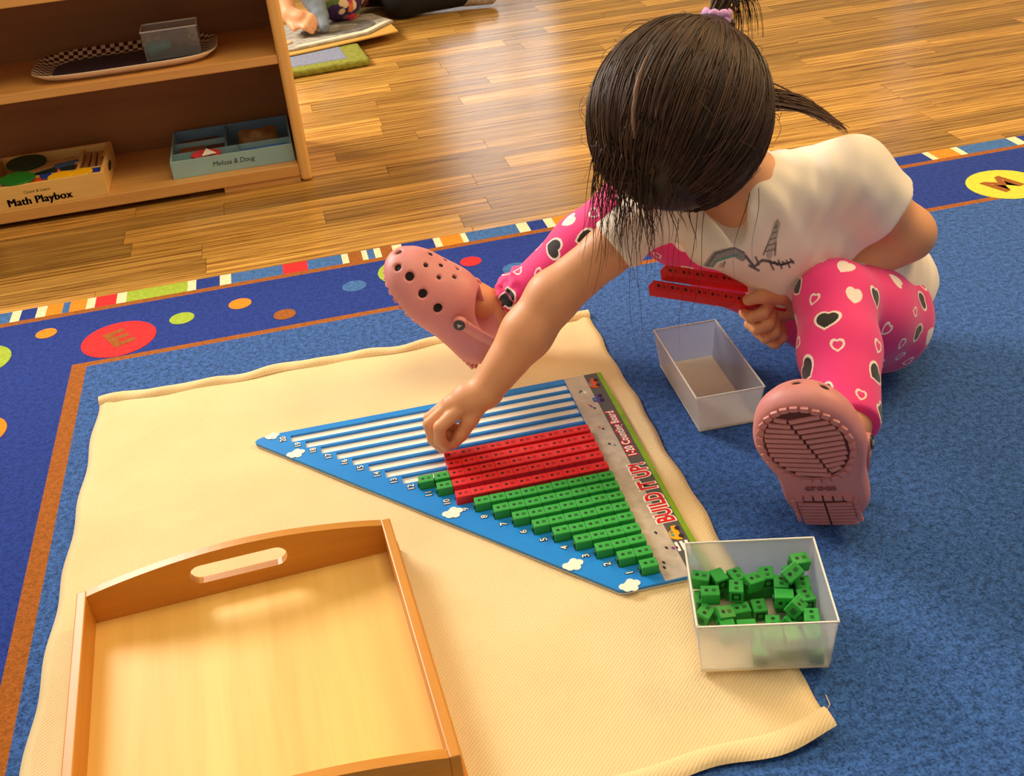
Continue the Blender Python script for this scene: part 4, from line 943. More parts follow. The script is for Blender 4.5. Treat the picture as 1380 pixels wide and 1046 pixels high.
# ---- cream shirt
c = Clay((0.08, 1.12, 0.02), (0.72, 1.52, 0.42), 0.0029)
c.chain([NECK - A3(0, 0, 0.022), CHEST, BELLY + A3(0.01, 0, 0)], [0.058, 0.078, 0.088], 0.03)
c.chain([BELLY + A3(0.01, 0, 0), PEL + A3(0.016, 0.012, 0.006)], [0.086, 0.096], 0.03)
c.ell(CHEST + A3(-0.03, -0.045, -0.035), (0.065, 0.045, 0.07), None, 0.03)
c.chain([A3(0.330, 1.275, 0.240), A3(0.268, 1.240, 0.262)], [0.060, 0.040], 0.03)
c.chain([SH_R, NECK - A3(0, 0, 0.03), SH_L], [0.037, 0.054, 0.048], 0.02)
SE_R = SH_R * 0.56 + EL_R * 0.44; SE_L = SH_L * 0.46 + EL_L * 0.54
c.chain([SH_R, SE_R + nrm(EL_R - SH_R) * 0.008], [0.037, 0.0355], 0.02); c.chain([SH_L, SE_L + nrm(EL_L - SH_L) * 0.008], [0.050, 0.052], 0.025)
for se, s, e in ((SE_R, SH_R, EL_R), (SE_L, SH_L, EL_L)): c.half(se, e - s, 0.004, se - 0.062, se + 0.062)
# soft creases across the jersey
c.warp(lambda X, Y, Z: 0.0016 * np.sin(X * 70 + Z * 45 + 5 * np.sin(Y * 23 + X * 9)) * np.sin(Y * 31 + Z * 22 + 1.0) + 0.0012 * np.sin((X - 0.6 * Z) * 105 + 5 * np.sin(X * 26 + Y * 17)) * np.sin(Y * 24 - Z * 30))
# hem: cut off along the lap, and neck opening in a V
hem_n = nrm(PEL - CHEST + A3(0, 0, -0.15)); 
c.half(PEL + hem_n * 0.012, hem_n, 0.006)
c.ell(NECK + A3(-0.040, -0.022, 0.030), (0.044, 0.046, 0.036), HAX, 0.006, 'cut')
vdir = nrm(A3(-0.16, -0.62, -0.66))
c.cone(NECK + A3(-0.036, -0.030, 0.014), A3(0.290, 1.200, 0.262), 0.036, 0.005, 0.004, 'cut')
me = subdivided(c.mesh('shirt', 2), 1)
V, N = mesh_arrays(me); cream = np.array(srgb(248, 234, 216)[:3]); col = np.tile(cream, (len(V), 1))
# unicorn print: horn, lashes and mane drawn in a plane on the chest
PC = A3(0.298, 1.215, 0.238); PU = nrm(A3(1.0, 0.10, -0.04)); PN = nrm(A3(-0.12, -0.80, 0.55)); PU = nrm(PU - PN * (PU @ PN)); PV = np.cross(PN, PU)
q = V - PC; X2, Y2, D2 = q @ PU, q @ PV, q @ PN
near = (N @ PN > 0.15) & (np.abs(D2) < 0.09)
def stroke(pts, w, c_, fill=1.0):
    c_ = np.array(srgb(*c_)[:3]); best = np.full(len(V), 9.0)
    for (x0, y0), (x1, y1) in zip(pts[:-1], pts[1:]):
        dx, dy = x1 - x0, y1 - y0; t = np.clip(((X2 - x0) * dx + (Y2 - y0) * dy) / (dx * dx + dy * dy + 1e-12), 0, 1); best = np.minimum(best, np.hypot(X2 - x0 - t * dx, Y2 - y0 - t * dy))
    a = (np.clip((w - best) / 0.0009 + 0.5, 0, 1) * near * fill)[:, None]; col[:] = col * (1 - a) + c_ * a
GREY = (96, 92, 96)
stroke([(-0.052, -0.006), (-0.036, 0.008), (-0.014, 0.010), (-0.004, 0.004)], 0.0050, (150, 150, 146)); stroke([(-0.053, -0.007), (-0.036, 0.010), (-0.012, 0.014), (-0.002, 0.008)], 0.0010, GREY); stroke([(-0.050, -0.010), (-0.035, 0.002), (-0.010, 0.006)], 0.0010, (70, 150, 140))
stroke([(-0.048, -0.012), (-0.034, -0.018), (-0.026, 0.000)], 0.0012, GREY); stroke([(-0.044, -0.009), (-0.034, -0.013), (-0.030, -0.003)], 0.0030, (196, 150, 150), 0.7)
stroke([(0.022, 0.004), (0.042, 0.040)], 0.0010, GREY); stroke([(0.036, 0.002), (0.042, 0.040)], 0.0010, GREY); stroke([(0.029, 0.003), (0.041, 0.036)], 0.0042, (176, 168, 150), 0.8)
for k_ in range(5): stroke([(0.0235 + 0.0036 * k_, 0.007 + 0.0063 * k_), (0.0370 + 0.0009 * k_, 0.009 + 0.0063 * k_)], 0.0007, GREY)
stroke([(0.000, 0.004), (0.010, -0.008), (0.020, -0.002), (0.030, -0.004)], 0.0016, GREY); stroke([(0.004, -0.006), (0.016, -0.012)], 0.0012, GREY); stroke([(0.012, 0.002), (0.016, -0.006)], 0.0012, GREY)
for k_ in range(6): stroke([(0.030 + 0.005 * k_, -0.006 + 0.001 * (k_ % 3)), (0.034 + 0.005 * k_, -0.013 + 0.004 * (k_ % 2))], 0.0010, (60, 58, 64))
stroke([(0.030, -0.005), (0.044, -0.009), (0.058, -0.007)], 0.0014, (60, 58, 64))
set_vcol(me, col); SHIRT_ME = me
shirt = worn('shirt', me, vcol_material('cream_jersey', 0.85, 0.2, 0.1, 1400)); shirt['label'] = 'cream short-sleeved shirt with a grey unicorn print'
# ---- pink clogs
PINKC = material('clog_pink', srgb(214, 138, 136), 0.5, 0.05, 40, bump=0.05, bscale=600); PINK_SHADE = material('clog_groove_shade', srgb(96, 44, 46), 0.7); M_VENT_SHADE = material('clog_vent_shade', srgb(20, 12, 14), 0.8)
def clog(side):
    """local: x lateral (+ medial for the left foot), y heel to toe, z up from the sole"""
    c = Clay((-0.062, -0.022, -0.006), (0.062, 0.205, 0.10), 0.0019)
    c.chain([(0, 0.034, 0.012), (-0.002, 0.075, 0.013), (0.000, 0.125, 0.012), (-0.001, 0.150, 0.013)], [0.037, 0.036, 0.0465, 0.042], 0.01, flat=((0, 0, 1), 0.55))
    c.ell((0.000, 0.130, 0.022), (0.0455, 0.062, 0.036), None, 0.02); c.ell((0, 0.098, 0.028), (0.042, 0.046, 0.046), None, 0.02)
    c.ell((0, 0.046, 0.022), (0.039, 0.046, 0.040), None, 0.018)
    c.half((0, 0, 0.0), (0, 0, -1), 0.004)
    c.ell((0, 0.038, 0.072), (0.0275, 0.046, 0.054), None, 0.006, 'cut')
    c.cone((0, 0.040, 0.040), (0, 0.105, 0.040), 0.022, 0.018, 0.004, 'cut')
    # ridge where the upper meets the sole
    ringp = [(0.046 * math.sin(t) * (1.0 if math.cos(t) > 0 else 0.76), 0.100 + 0.088 * math.cos(t), 0.019) for t in np.linspace(0, 2 * math.pi, 33)]
    c.chain(ringp, [0.0022] * 33, 0.004)
    holes = []
    def vent(p, n, r):
        p, n = A3(*p), nrm(n); c.cone(p + n * 0.01, p - n * 0.012, r, r, 0.0015, 'cut'); holes.append((p, n, r))
    for s in (-1, 1):
        for y, x, z in ((0.166, 0.030, 0.034), (0.140, 0.0395, 0.036), (0.113, 0.042, 0.038)): vent((s * x, y, z), (s * 0.75, 0.25 if y > 0.15 else 0, 0.6), 0.0058)
    for x, y, z, n_ in ((0.0, 0.1905, 0.027, (0, 1, 0.35)), (0.024, 0.183, 0.027, (0.5, 0.85, 0.35)), (-0.024, 0.183, 0.027, (-0.5, 0.85, 0.35))): vent((x, y, z), n_, 0.0048)
    for x, y, z in ((0.012, 0.160, 0.052), (-0.012, 0.160, 0.052), (0, 0.143, 0.059), (0.019, 0.138, 0.056), (-0.019, 0.138, 0.056), (0.009, 0.122, 0.065), (-0.009, 0.122, 0.065)): vent((x, y, z), (x * 8, 0.3, 1), 0.0030)
    return c.mesh('clog', 1), holes
CLOG_ME, CLOG_HOLES = clog(1)
def tread_mesh():
    bm = bmesh.new(); T = 0.0030
    def bar(x0, y0, x1, y1, w, t=T):
        a = math.atan2(y1 - y0, x1 - x0); L = math.hypot(x1 - x0, y1 - y0); add_box(bm, ((x0 + x1) / 2, (y0 + y1) / 2, -t / 2 + 0.0006), (L, w, t), a)
    inside = lambda x, y: (x / 0.0375) ** 2 + ((y - 0.130) / 0.049) ** 2 < 1
    mid = lambda y: -0.004 + (y - 0.128) * 0.30                       # the dividing groove runs at a slant
    for i in range(12):
        y = 0.087 + i * 0.0076
        for s in (1, -1):
            xs = [x for x in np.linspace(-0.036, 0.036, 120) if inside(x, y) and (x > mid(y) + 0.0012 if s > 0 else x < mid(y) - 0.0012)]
            if len(xs) > 6: bar(xs[0], y - (0.002 if s > 0 else -0.003), xs[-1], y + (0.002 if s > 0 else -0.003), 0.0050)
    for i in range(28):                                               # lugs round the edge of the ball
        t = 2 * math.pi * i / 28; ct, st = math.cos(t), math.sin(t)
        a = math.atan2(0.054 * st, 0.042 * ct); add_box(bm, (0.0420 * ct, 0.130 + 0.0555 * st, -T / 2 + 0.0008), (0.0055, 0.0068, T), a)
    for i in range(7): bar(-0.026, 0.004 + i * 0.0054, -0.0012, 0.003 + i * 0.0054, 0.0036); bar(0.0012, 0.003 + i * 0.0054, 0.026, 0.004 + i * 0.0054, 0.0036)
    for x in np.linspace(-0.024, 0.024, 6): add_box(bm, (x, 0.046, -T / 2 + 0.0006), (0.0075, 0.006, T))
    for s in (-1, 1):
        for i in range(5): add_box(bm, (s * 0.0300, 0.010 + i * 0.0075, -T / 2 + 0.0006), (0.004, 0.006, T))
    return bm_mesh(bm)
TREAD = tread_mesh()
def make_clog(name_label, origin, yv, zv, S):
    y = nrm(yv); z = A3(*zv); z = nrm(z - y * (z @ y)); x = np.cross(y, z)
    M = Matrix(((x[0], y[0], z[0], origin[0]), (x[1], y[1], z[1], origin[1]), (x[2], y[2], z[2], origin[2]), (0, 0, 0, 1)))
    o = link('clog', CLOG_ME, PINKC, child); o['label'] = name_label
    o.matrix_parent_inverse = child_inv; o.matrix_world = M @ Matrix.Diagonal((S[0], S[1], S[2], 1))
    def sub(n, me, m): return link(n, me, m, o)
    sub('tread', TREAD, PINKC)['kind'] = 'stuff'
    for s_, (x0, x1, y0, y1) in enumerate(((-0.039, 0.039, 0.079, 0.181), (-0.026, 0.026, 0.002, 0.049))):
        sub('tread_shade', prism(ellipse((x0 + x1) / 2, (y0 + y1) / 2, (x1 - x0) / 2, (y1 - y0) / 2, 30), -0.0004, 0.0008), PINK_SHADE)  # shade in the grooves between the ribs, painted as dark ovals
    tx = sub('lettering', text_mesh('crocs', 0.0125, 0.0004, 0.0006, 1.1), material('clog_emboss_shade', srgb(150, 84, 84), 0.6)); tx.location = (0, 0.0625, -0.0006); tx.rotation_euler = (0, math.pi, 0)  # same pink as the clog, with relief shade put into the colour
    for p, n, r in CLOG_HOLES:
        k = bmesh.new(); q = Vector(n).to_track_quat('Z', 'Y').to_matrix().to_4x4()
        bmesh.ops.create_cone(k, cap_ends=True, segments=10, radius1=r * 0.98, radius2=r * 0.98, depth=0.002, matrix=Matrix.Translation(Vector(p) - Vector(n) * 0.0016) @ q)
        sub('vent', bm_mesh(k), M_VENT_SHADE)  # dark disc in each vent paints the shade inside the hole
    # heel strap and its two rivets
    st = [(-0.0405 * math.cos(t) - 0.0, 0.078 - 0.086 * math.sin(t), 0.046 + 0.012 * math.sin(t)) for t in np.linspace(0.0, math.pi, 19)]
    V, F = [], []
    for i, p in enumerate(st):
        a = A3(*st[min(i + 1, 18)]) - A3(*st[max(i - 1, 0)]); a = nrm(a); out = nrm(np.cross(a, A3(0, 0, 1)))
        for dz, do in ((-0.0075, 0.0), (-0.0075, 0.003), (0.0075, 0.003), (0.0075, 0.0)): V.append(A3(*p) - out * do * -1 + A3(0, 0, dz))
    for i in range(18):
        for j in range(4): F.append((i * 4 + j, i * 4 + (j + 1) % 4, (i + 1) * 4 + (j + 1) % 4, (i + 1) * 4 + j))
    F += [(0, 3, 2, 1), (72, 73, 74, 75)]
    sub('heel_strap', mesh_from(V, F, 'strap', True), PINKC)
    for s_ in (-1, 1):
        k = bmesh.new(); R = Matrix.Rotation(math.pi / 2 * s_, 4, 'Y')
        bmesh.ops.create_cone(k, cap_ends=True, segments=20, radius1=0.0105, radius2=0.009, depth=0.005, matrix=Matrix.Translation((s_ * 0.0445, 0.078, 0.045)) @ R); sub('rivet', bm_mesh(k), PINKC)
        k = bmesh.new(); bmesh.ops.create_cone(k, cap_ends=True, segments=20, radius1=0.0078, radius2=0.0074, depth=0.0018, matrix=Matrix.Translation((s_ * 0.0474, 0.078, 0.045)) @ R); sub('rivet_face', bm_mesh(k), material('rivet_dark', srgb(44, 40, 36), 0.4))
        k = bmesh.new(); bmesh.ops.create_cone(k, cap_ends=True, segments=3, radius1=0.0040, radius2=0.0036, depth=0.0010, matrix=Matrix.Translation((s_ * 0.0486, 0.078, 0.045)) @ R); sub('rivet_mark', bm_mesh(k), material('rivet_light', srgb(190, 180, 160), 0.4))
    return o
make_clog('pink clog on the right foot, seen from the side with the toe up', (-0.040, 1.425, 0.020), (-0.60, 0.05, 0.80), (0.75, -0.26, 0.56), (1.12, 1.06, 1.12))
make_clog('pink clog on the left foot, its ribbed sole facing the tray', (0.350, 0.985, 0.007), (-0.31, -0.15, 0.94), (0.42, 0.88, 0.0), (1.15, 1.06, 1.12))
# ================================================================== two red rods in the child's left hand
def rod_between(label, left, right, group):
    left, right = A3(*left), A3(*right); d = nrm(right - left)
    up = A3(0.25, -0.55, 0.80); up = nrm(up - d * (up @ d)); y = np.cross(up, d)
    end = left + d * CELL * 10
    M = Matrix(((d[0], y[0], up[0], end[0]), (d[1], y[1], up[1], end[1]), (d[2], y[2], up[2], end[2]), (0, 0, 0, 1))) @ Matrix.Translation((0, 0, -CW / 2))
    return ten_rod(label, M, group)
rod_between('red ten rod held in the left hand, lower and nearer one', (0.1836, 1.220, 0.212), (0.3132, 1.250, 0.1600), 'red ten rods held in the hand')
rod_between('red ten rod held in the left hand, upper and farther one', (0.2011, 1.236, 0.2230), (0.3266, 1.266, 0.1750), 'red ten rods held in the hand')
# ---- hair: a smooth cap with many strands combed to the ponytail
HAIR_C = hp(0, -0.006, 0.004); HR = A3(0.102, 0.107, 0.100)
def to_head(p): return HAX @ (np.asarray(p, float) - HAIR_C)
def on_cap(d, k=1.0): d = np.asarray(d, float); d = d / np.linalg.norm(d / HR) ; return HAIR_C + (d * k) @ HAX
PONY = A3(0.2712, 1.270, 0.5139)
c = Clay(tuple(HAIR_C - 0.15), tuple(HAIR_C + 0.15), 0.0030)
c.ell(HAIR_C, HR * 0.985, HAX)
c.ell(hp(0, 0.060, -0.085), (0.070, 0.070, 0.075), HAX, 0.02, 'cut')                   # opened over the face
c.ell(hp(0, 0.000, -0.130), (0.075, 0.080, 0.070), HAX, 0.02, 'cut')                   # and over the neck
c.cone(HAIR_C + (PONY - HAIR_C) * 0.86, PONY, 0.030, 0.013, 0.03)
HAIRM = vcol_material('dark_hair', 0.44); HAIRM.node_tree.nodes['Principled BSDF'].inputs['Specular IOR Level'].default_value = 0.36
hm = c.mesh('hair', 2); V, N = mesh_arrays(hm)
hair_dark = np.array(srgb(46, 31, 21)[:3]); hair_mid = np.array(srgb(92, 62, 40)[:3])
set_vcol(hm, np.tile(hair_dark, (len(V), 1)))
hair = worn('hair', hm, HAIRM); hair['label'] = 'dark brown hair drawn up into a high ponytail'
pd = to_head(PONY); pd /= np.linalg.norm(pd)
e1 = nrm(np.cross(pd, A3(0, 0, 1))); e2 = np.cross(pd, e1)
strands, rad, tone = [], [], []
def add_strand(P, r, t): strands.append(np.asarray(P)); rad.append(r); tone.append(t)
hrng = np.random.default_rng(21)
def cap_ok(p):
    q = HAX @ (p - HEAD); return not (((q - A3(0, 0.060, -0.085)) / A3(0.066, 0.066, 0.071)) ** 2).sum() < 1 and not (((q - A3(0, 0, -0.13)) / A3(0.072, 0.077, 0.066)) ** 2).sum() < 1
for i in range(2300):
    phi = hrng.uniform(0, 2 * math.pi); dirv = math.cos(phi) * e1 + math.sin(phi) * e2
    amax = math.radians(hrng.uniform(60, 150)); a0 = math.radians(6 if i % 3 else hrng.uniform(10, 60)); w = hrng.normal(0, 0.05); k = 1.0 + abs(hrng.normal(0, 0.010)) + 0.012 * math.sin(phi * 17 + math.sin(phi * 5) * 2)
    pts = []
    for a in np.linspace(a0, amax, 16):
        ph = w * math.sin(a * 2.2 + i); d = math.cos(a) * pd + math.sin(a) * (math.cos(ph) * dirv + math.sin(ph) * np.cross(pd, dirv))
        p = on_cap(d, k)
        if not cap_ok(p): break
        pts.append(p)
    if len(pts) > 5:
        r = hrng.uniform(0.0007, 0.0013) * np.sin(np.linspace(0.5, 2.75, len(pts))) ** 0.5; add_strand(pts, r, hrng.uniform(0, 1) ** 1.6)
# curtain of loose hair at the front left, hanging past the sleeve
def hang(p0, drop, drift, r0, wob=0.004, n=14):
    d = to_head(p0); pts = []; p = p0.copy(); g = A3(0, 0, -1.0)
    out = nrm(p0 - HAIR_C); v = nrm(drift)
    for t in np.linspace(0, 1, n):
        q = p0 + v * drop * t + A3(0, 0, -0.25 * drop * t * t) + wob * t * A3(math.sin(5 * t + drop * 90), math.cos(4 * t + drop * 70), 0); pts.append(q)
    add_strand(pts, r0 * (1 - np.linspace(0, 0.85, n)), hrng.uniform(0, 1) ** 1.5)
PARTS_ = [(A3(0.1150, 1.140, 0.420), 95, 0.100, A3(-0.10, 0.10, -1), 0.026), (A3(0.128, 1.125, 0.380), 64, 0.075, A3(-0.06, 0.10, -1), 0.022), (A3(0.155, 1.120, 0.360), 45, 0.060, A3(0.12, 0.10, -1), 0.022), (A3(0.195, 1.125, 0.345), 14, 0.040, A3(0.15, 0.05, -1), 0.025)]
for base, n, drop, drift, spread in PARTS_:
    for i in range(n):
        d = to_head(base + hrng.normal(0, spread, 3)); p0 = on_cap(d, 1.0 + hrng.uniform(-0.03, 0.02)); hang(p0, drop * hrng.uniform(0.35, 1.25), drift + hrng.normal(0, 0.16, 3), hrng.uniform(0.0006, 0.0011), 0.005)
for x, y, z, L in ((0.150, 1.125, 0.360, 0.16), (0.155, 1.12, 0.355, 0.19), (0.225, 1.14, 0.345, 0.15), (0.232, 1.14, 0.34, 0.13), (0.20, 1.12, 0.345, 0.10), (0.29, 1.17, 0.345, 0.09), (0.30, 1.17, 0.35, 0.08), (0.12, 1.13, 0.38, 0.13)):
    hang(A3(x, y, z), L, A3(hrng.normal(0, 0.12), 0.10, -1), 0.00055, 0.008, 18)
# flyaways around the silhouette
for i in range(90):
    d = nrm(hrng.normal(0, 1, 3)); 
    if d @ HAX @ A3(0, 0, 1) < -0.4: continue
    p0 = on_cap(d, 1.0); t_ = nrm(np.cross(nrm(p0 - HAIR_C), hrng.normal(0, 1, 3))); L = hrng.uniform(0.02, 0.045)
    add_strand([p0 + t_ * L * t + nrm(p0 - HAIR_C) * 0.008 * math.sin(math.pi * t) for t in np.linspace(0, 1, 8)], 0.0003, 0.6)
# long tail of hair falling over the left shoulder and back
for i in range(120):
    o0, o1 = hrng.normal(0, 0.009, 3), hrng.normal(0, 0.0045, 3); m = A3(0.395, 1.325, 0.400) + hrng.normal(0, 0.008, 3)
    a, b, t = A3(0.300, 1.290, 0.415) + o0, m, np.linspace(0, 1, 14)[:, None]; e = A3(0.458, 1.352, 0.338) + o1 * 0.5 + A3(0.030, 0.010, -0.020) * hrng.uniform(-1.6, 0.0)
    add_strand((1 - t) ** 2 * a + 2 * t * (1 - t) * b + t * t * e, hrng.uniform(0.0008, 0.0014) * (1 - np.linspace(0, 0.75, 14)), hrng.uniform(0.6, 1.5))
# ponytail: up through the tie, then curling over
up_ = nrm(A3(0.10, 0.12, 0.95))
for i in range(150):
    a = hrng.uniform(0, 2 * math.pi); rr = 0.009 * math.sqrt(hrng.uniform(0, 1)); o = A3(math.cos(a) * rr, math.sin(a) * rr, 0)
    s = hrng.normal(0, 0.007, 3); base = PONY - up_ * 0.010 + o
    P0, P1, P2, P3 = base, base + up_ * 0.05 + s * 0.6, base + A3(0.045, 0.045, 0.055) + s, base + A3(0.040, 0.050, -0.030) + s * 1.3
    t = np.linspace(0, hrng.uniform(0.6, 1.0), 16)[:, None]
    add_strand((1 - t) ** 3 * P0 + 3 * t * (1 - t) ** 2 * P1 + 3 * t * t * (1 - t) * P2 + t ** 3 * P3, hrng.uniform(0.0007, 0.0012) * (1 - np.linspace(0, 0.7, 16)), hrng.uniform(0, 1))
for i in range(26):                                            # a stray curl beside the tie
    t = np.linspace(0, 1, 14); ph = hrng.uniform(0, 6.3); c0 = PONY + A3(0.017, 0.012, -0.004)
    add_strand(np.stack([c0[0] + 0.006 * t + 0.006 * np.sin(8 * t + ph), c0[1] + 0.004 * np.cos(7 * t + ph), c0[2] - 0.030 * t], 1), 0.0007, 0.4)
sm = tube_mesh(strands, rad, 4, 'strands')
tn = np.concatenate([np.full(len(s) * 4, t) for s, t in zip(strands, tone)])
set_vcol(sm, hair_dark * (1 - tn[:, None]) + hair_mid * tn[:, None])
so = link('strands', sm, HAIRM, hair); so['kind'] = 'stuff'
# the parting: a thin line of scalp
pp = [to_head(q) for q in (A3(0.1675, 1.1600, 0.5330), A3(0.1480, 1.1350, 0.5080), A3(0.1370, 1.1150, 0.4750), A3(0.1320, 1.1020, 0.4400))]
tt = np.linspace(0, 1, 20); ctrl = [np.array([np.interp(t, [0, 0.33, 0.66, 1], [q[k] for q in pp]) for k in range(3)]) for t in tt]
link('parting', tube_mesh([[on_cap(d, 1.016 + 0.004 * math.sin(i * 1.7)) for i, d in enumerate(ctrl)]], [0.0032 * np.sin(np.linspace(0.25, 2.9, 20)) ** 0.6], 6), material('scalp', srgb(120, 88, 62), 0.6, 0.3, 300), hair)
V, F = [], []                                                 # hair tie
tt_ = [PONY + up_ * 0.002 + (math.cos(a) * nrm(np.cross(up_, A3(0, 1, 0))) + math.sin(a) * nrm(np.cross(up_, np.cross(up_, A3(0, 1, 0))))) * 0.0125 + up_ * 0.0015 * math.sin(a * 7) for a in np.linspace(0, 2 * math.pi, 40)]
tie = worn('hair_tie', tube_mesh([tt_, [p + up_ * 0.006 for p in tt_]], 0.0048, 8), material('lilac_elastic', srgb(214, 160, 214), 0.7, 0.15, 300)); tie['label'] = 'lilac hair tie'
# ================================================================== beyond the shelf: a second child's work
def rp(u, v, z=0.0): q = rug_xy(u, v); return A3(q.x, q.y, z)
M_LIME = material('lime_terry', srgb(150, 150, 50), 0.95, 0.3, 90, bump=0.9, bscale=500, bdist=0.004); M_LAV = material('lavender_pad', srgb(128, 132, 150), 0.9, 0.15, 120, bump=0.4, bscale=600)
t = thing('bath_mat', 'thick lime-edged mat with a lavender middle on the planks beyond the shelf', 'mat', (0, 0, FLOOR_Z))
b0 = [rp(0.24, 1.47), rp(0.655, 1.500), rp(0.655, 1.70), rp(0.24, 1.68)]
cl = Clay(tuple(np.min(b0, 0) - 0.03), tuple(np.max(b0, 0) + A3(0.03, 0.03, 0.04)), 0.005)
ct = np.mean(b0, 0); ux = nrm(b0[1] - b0[0]); uy = nrm(np.cross(A3(0, 0, 1), ux))
cl.box(ct + A3(0, 0, 0.011), (0.208, 0.100, 0.011), np.array([ux, uy, A3(0, 0, 1)]), 0.009)
cl.warp(lambda X, Y, Z: 0.0012 * np.sin(X * 240) * np.sin(Y * 260))
link('border', cl.mesh('border'), M_LIME, t)
k = [ct - ux * 0.190 - uy * 0.062, ct + ux * 0.150 - uy * 0.062, ct + ux * 0.150 + uy * 0.082, ct - ux * 0.190 + uy * 0.082]
link('pad', prism([q[:2] for q in k], 0.012, 0.0235, 0.003), M_LAV, t)
def slab(name, label, cat, pts, z0, z1, m, **kw):
    return tag(link(name, prism([rp(*q)[:2] for q in pts], z0, z1, 0.001), m), label, cat)
slab('wooden_board', 'thin yellowish board lying half across the lime-edged mat', 'board', [(0.30, 1.60), (0.555, 1.665), (0.775, 1.735), (0.76, 1.92), (0.3, 1.90)], 0.0185, 0.0225, material('yellow_board', srgb(206, 156, 70), 0.6))
M_PUZ = material('puzzle_grey', srgb(168, 160, 144), 0.7, 0.35, 45)
t = thing('puzzle_mat', 'grey and cream round-patterned work board under the far child\'s hands', 'board', tuple(rp(0.52, 1.84, 0.0235)), RZ)
pz = [(-0.25, -0.20), (-0.048, -0.165), (0.165, -0.105), (0.255, 0.005), (0.20, 0.14), (-0.25, 0.14)]
link('board', prism(pz, 0, 0.006, 0.001), M_PUZ, t)
link('round_panel', prism(ellipse(0.085, -0.002, 0.115, 0.075, 30), 0.0058, 0.0085, 0.001), material('puzzle_dark', srgb(112, 108, 98), 0.7, 0.4, 40), t)
link('round_panel', prism(ellipse(0.08, 0.0, 0.065, 0.040, 26), 0.0084, 0.0095), material('puzzle_mid', srgb(150, 140, 122), 0.7, 0.4, 40), t)
link('edge_strip', prism([(-0.048, -0.160), (0.165, -0.100), (0.250, 0.005), (0.225, 0.000), (0.150, -0.085), (-0.048, -0.143)], 0.0058, 0.0080), material('puzzle_cream', srgb(232, 218, 186), 0.6), t)
link('wrist_pad', prism(ellipse(-0.14, -0.09, 0.08, 0.045, 20), 0.0058, 0.010, 0.001), material('puzzle_peach', srgb(206, 168, 122), 0.7), t)
# grey tapered tool
cl = Clay((-0.60, 3.30, 0.0), (-0.35, 3.60, 0.20), 0.004)
cl.chain([A3(-0.446, 3.420, 0.052), A3(-0.455, 3.445, 0.078), A3(-0.470, 3.475, 0.125), A3(-0.478, 3.485, 0.150)], [0.017, 0.024, 0.036, 0.038], 0.01, flat=((0, 1, 0), 0.45))
tag(link('grey_scoop', cl.mesh('tool', 2), material('scoop_grey', srgb(112, 122, 130), 0.6, 0.15, 60)), 'grey tapered scoop standing on the far work board', 'tool')
# the second child, cross-legged, mostly above the frame
far = thing('person', 'far child in purple flowered leggings and black, sitting at the top edge', 'person', (-0.30, 3.85, FLOOR_Z))
def worn2(name, me, m): o = link(name, me, m, far); o.location = (0.30, -3.85, -FLOOR_Z); return o
c = Clay((-0.85, 3.30, -0.006), (0.25, 4.15, 0.85), 0.006)
hd = A3(-0.36, 3.74, 0.68)
c.ell(hd, (0.072, 0.085, 0.095)); c.ell(hd + A3(-0.01, -0.075, -0.02), (0.012, 0.014, 0.014)); c.cone(hd, A3(-0.32, 3.82, 0.54), 0.04, 0.042, 0.02)
for s in (-1, 1): c.ell(hd + A3(s * 0.073, 0, -0.01), (0.010, 0.016, 0.024))
c.chain([A3(-0.32, 3.82, 0.52), A3(-0.30, 3.86, 0.35), A3(-0.29, 3.88, 0.12)], [0.07, 0.085, 0.10], 0.03)
c.chain([A3(-0.45, 3.80, 0.48), A3(-0.60, 3.62, 0.30), A3(-0.550, 3.46, 0.095)], [0.042, 0.036, 0.024], 0.015); c.chain([A3(-0.19, 3.82, 0.48), A3(-0.20, 3.64, 0.33), A3(-0.42, 3.565, 0.195)], [0.042, 0.036, 0.024], 0.015)
for w, d in ((A3(-0.550, 3.455, 0.088), A3(0.045, -0.02, -0.012)), (A3(-0.42, 3.565, 0.185), A3(-0.04, -0.01, -0.02))):
    c.cone(w, w + d * 0.7, 0.024, 0.026, 0.01)
    sd = nrm(np.cross(d, A3(0.3, -0.6, 0.6)))
    for i in range(4): q = w + d * 0.8 + sd * (i - 1.5) * 0.0155; c.chain([q, q + d * 0.5 + A3(0, -0.008, 0), q + d * 0.85 + A3(0.004, 0.0, -0.012)], [0.010, 0.009, 0.0075], 0.004)
    c.chain([w + d * 0.3 + sd * 0.025, w + d * 0.8 + sd * 0.042], [0.011, 0.009], 0.004)
worn2('body', c.mesh('body', 1), SKIN)
c = Clay((-0.85, 3.30, -0.006), (0.40, 4.15, 0.36), 0.006)
c.ell(A3(-0.29, 3.90, 0.09), (0.14, 0.12, 0.10)); c.chain([A3(-0.36, 3.86, 0.09), A3(-0.430, 3.575, 0.105), A3(-0.40, 3.60, 0.07)], [0.085, 0.062, 0.055], 0.02)
c.half((0, 0, 0.0005), (0, 0, -1))
me = subdivided(c.mesh('leggings', 2), 1); V, N = mesh_arrays(me); col = np.tile(np.array(srgb(58, 26, 86)[:3]), (len(V), 1)); rs = np.random.default_rng(8)
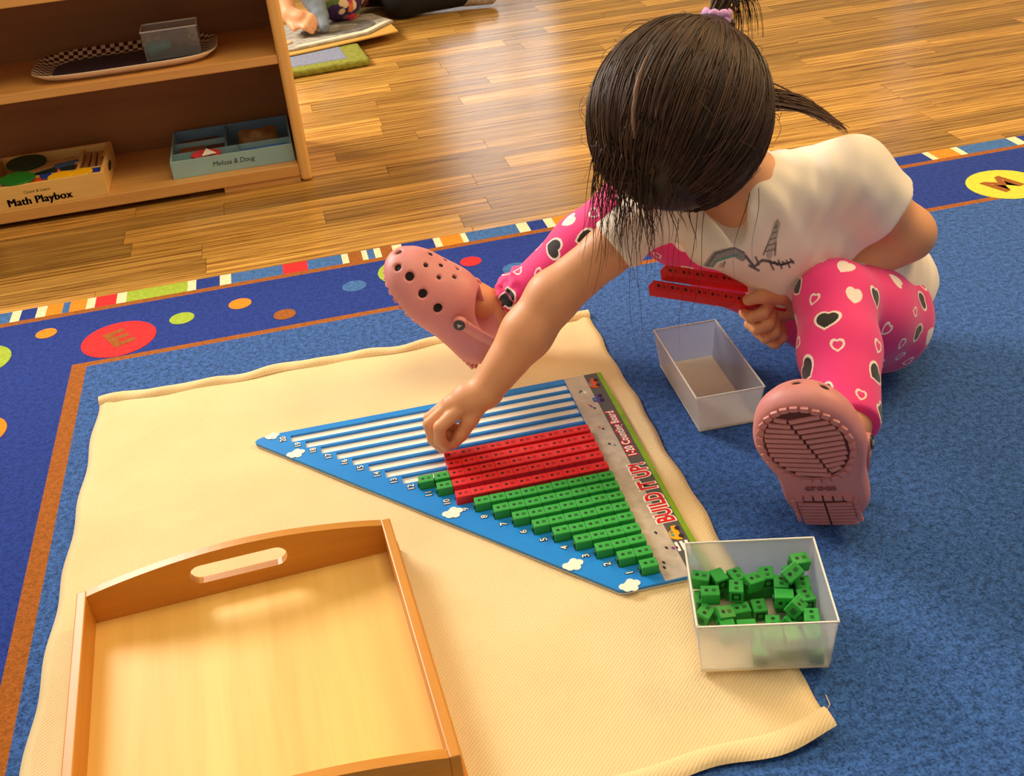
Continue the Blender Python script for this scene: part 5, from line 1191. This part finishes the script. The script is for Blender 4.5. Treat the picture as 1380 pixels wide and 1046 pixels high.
for i in rs.permutation(len(V))[:420]:
    d = np.linalg.norm(V - V[i], axis=1); r = rs.uniform(0.007, 0.017); cc = np.array(srgb(*[(236, 206, 170), (226, 120, 70), (90, 120, 60), (200, 60, 90)][rs.integers(0, 4)])[:3]); a = np.clip((r - d) / 0.003 + 0.5, 0, 1)[:, None]
    if V[i][1] < 3.75: col = col * (1 - a) + cc * a
set_vcol(me, col); o = worn2('leggings', me, vcol_material('purple_floral', 0.8)); o['label'] = 'purple flowered leggings'
c = Clay((-0.85, 3.30, -0.006), (0.40, 4.15, 0.62), 0.006)
c.chain([A3(-0.32, 3.82, 0.50), A3(-0.30, 3.86, 0.35), A3(-0.29, 3.88, 0.12)], [0.078, 0.095, 0.125], 0.03); c.chain([A3(-0.45, 3.80, 0.48), A3(-0.51, 3.72, 0.38)], [0.052, 0.050], 0.02); c.chain([A3(-0.19, 3.82, 0.48), A3(-0.195, 3.71, 0.39)], [0.052, 0.050], 0.02)
c.chain([A3(-0.25, 3.86, 0.09), A3(-0.22, 3.70, 0.055), A3(-0.04, 3.735, 0.05)], [0.09, 0.062, 0.050], 0.02)
c.half((0, 0, 0.0005), (0, 0, -1))
o = worn2('dress', c.mesh('dress', 2), material('black_jersey', srgb(22, 16, 18), 0.9)); o['label'] = 'black dress'
c = Clay(tuple(hd - 0.16), tuple(hd + 0.16), 0.006); c.ell(hd + A3(0, 0.012, 0.015), (0.085, 0.092, 0.10)); c.ell(hd + A3(0, -0.075, -0.05), (0.07, 0.06, 0.085), None, 0.02, 'cut'); worn2('hair', c.mesh('hair', 2), material('far_hair', srgb(40, 28, 20), 0.5))
c = Clay((-0.12, 3.60, -0.006), (0.16, 3.86, 0.12), 0.004); c.chain([A3(-0.03, 3.735, 0.03), A3(0.055, 3.725, 0.026)], [0.032, 0.028], 0.01); c.half((0, 0, 0.0005), (0, 0, -1))
o = worn2('shoe', c.mesh('shoe', 1), material('shoe_silver', srgb(190, 176, 160), 0.5, 0.5, 60)); o['label'] = 'pale glittery shoe'
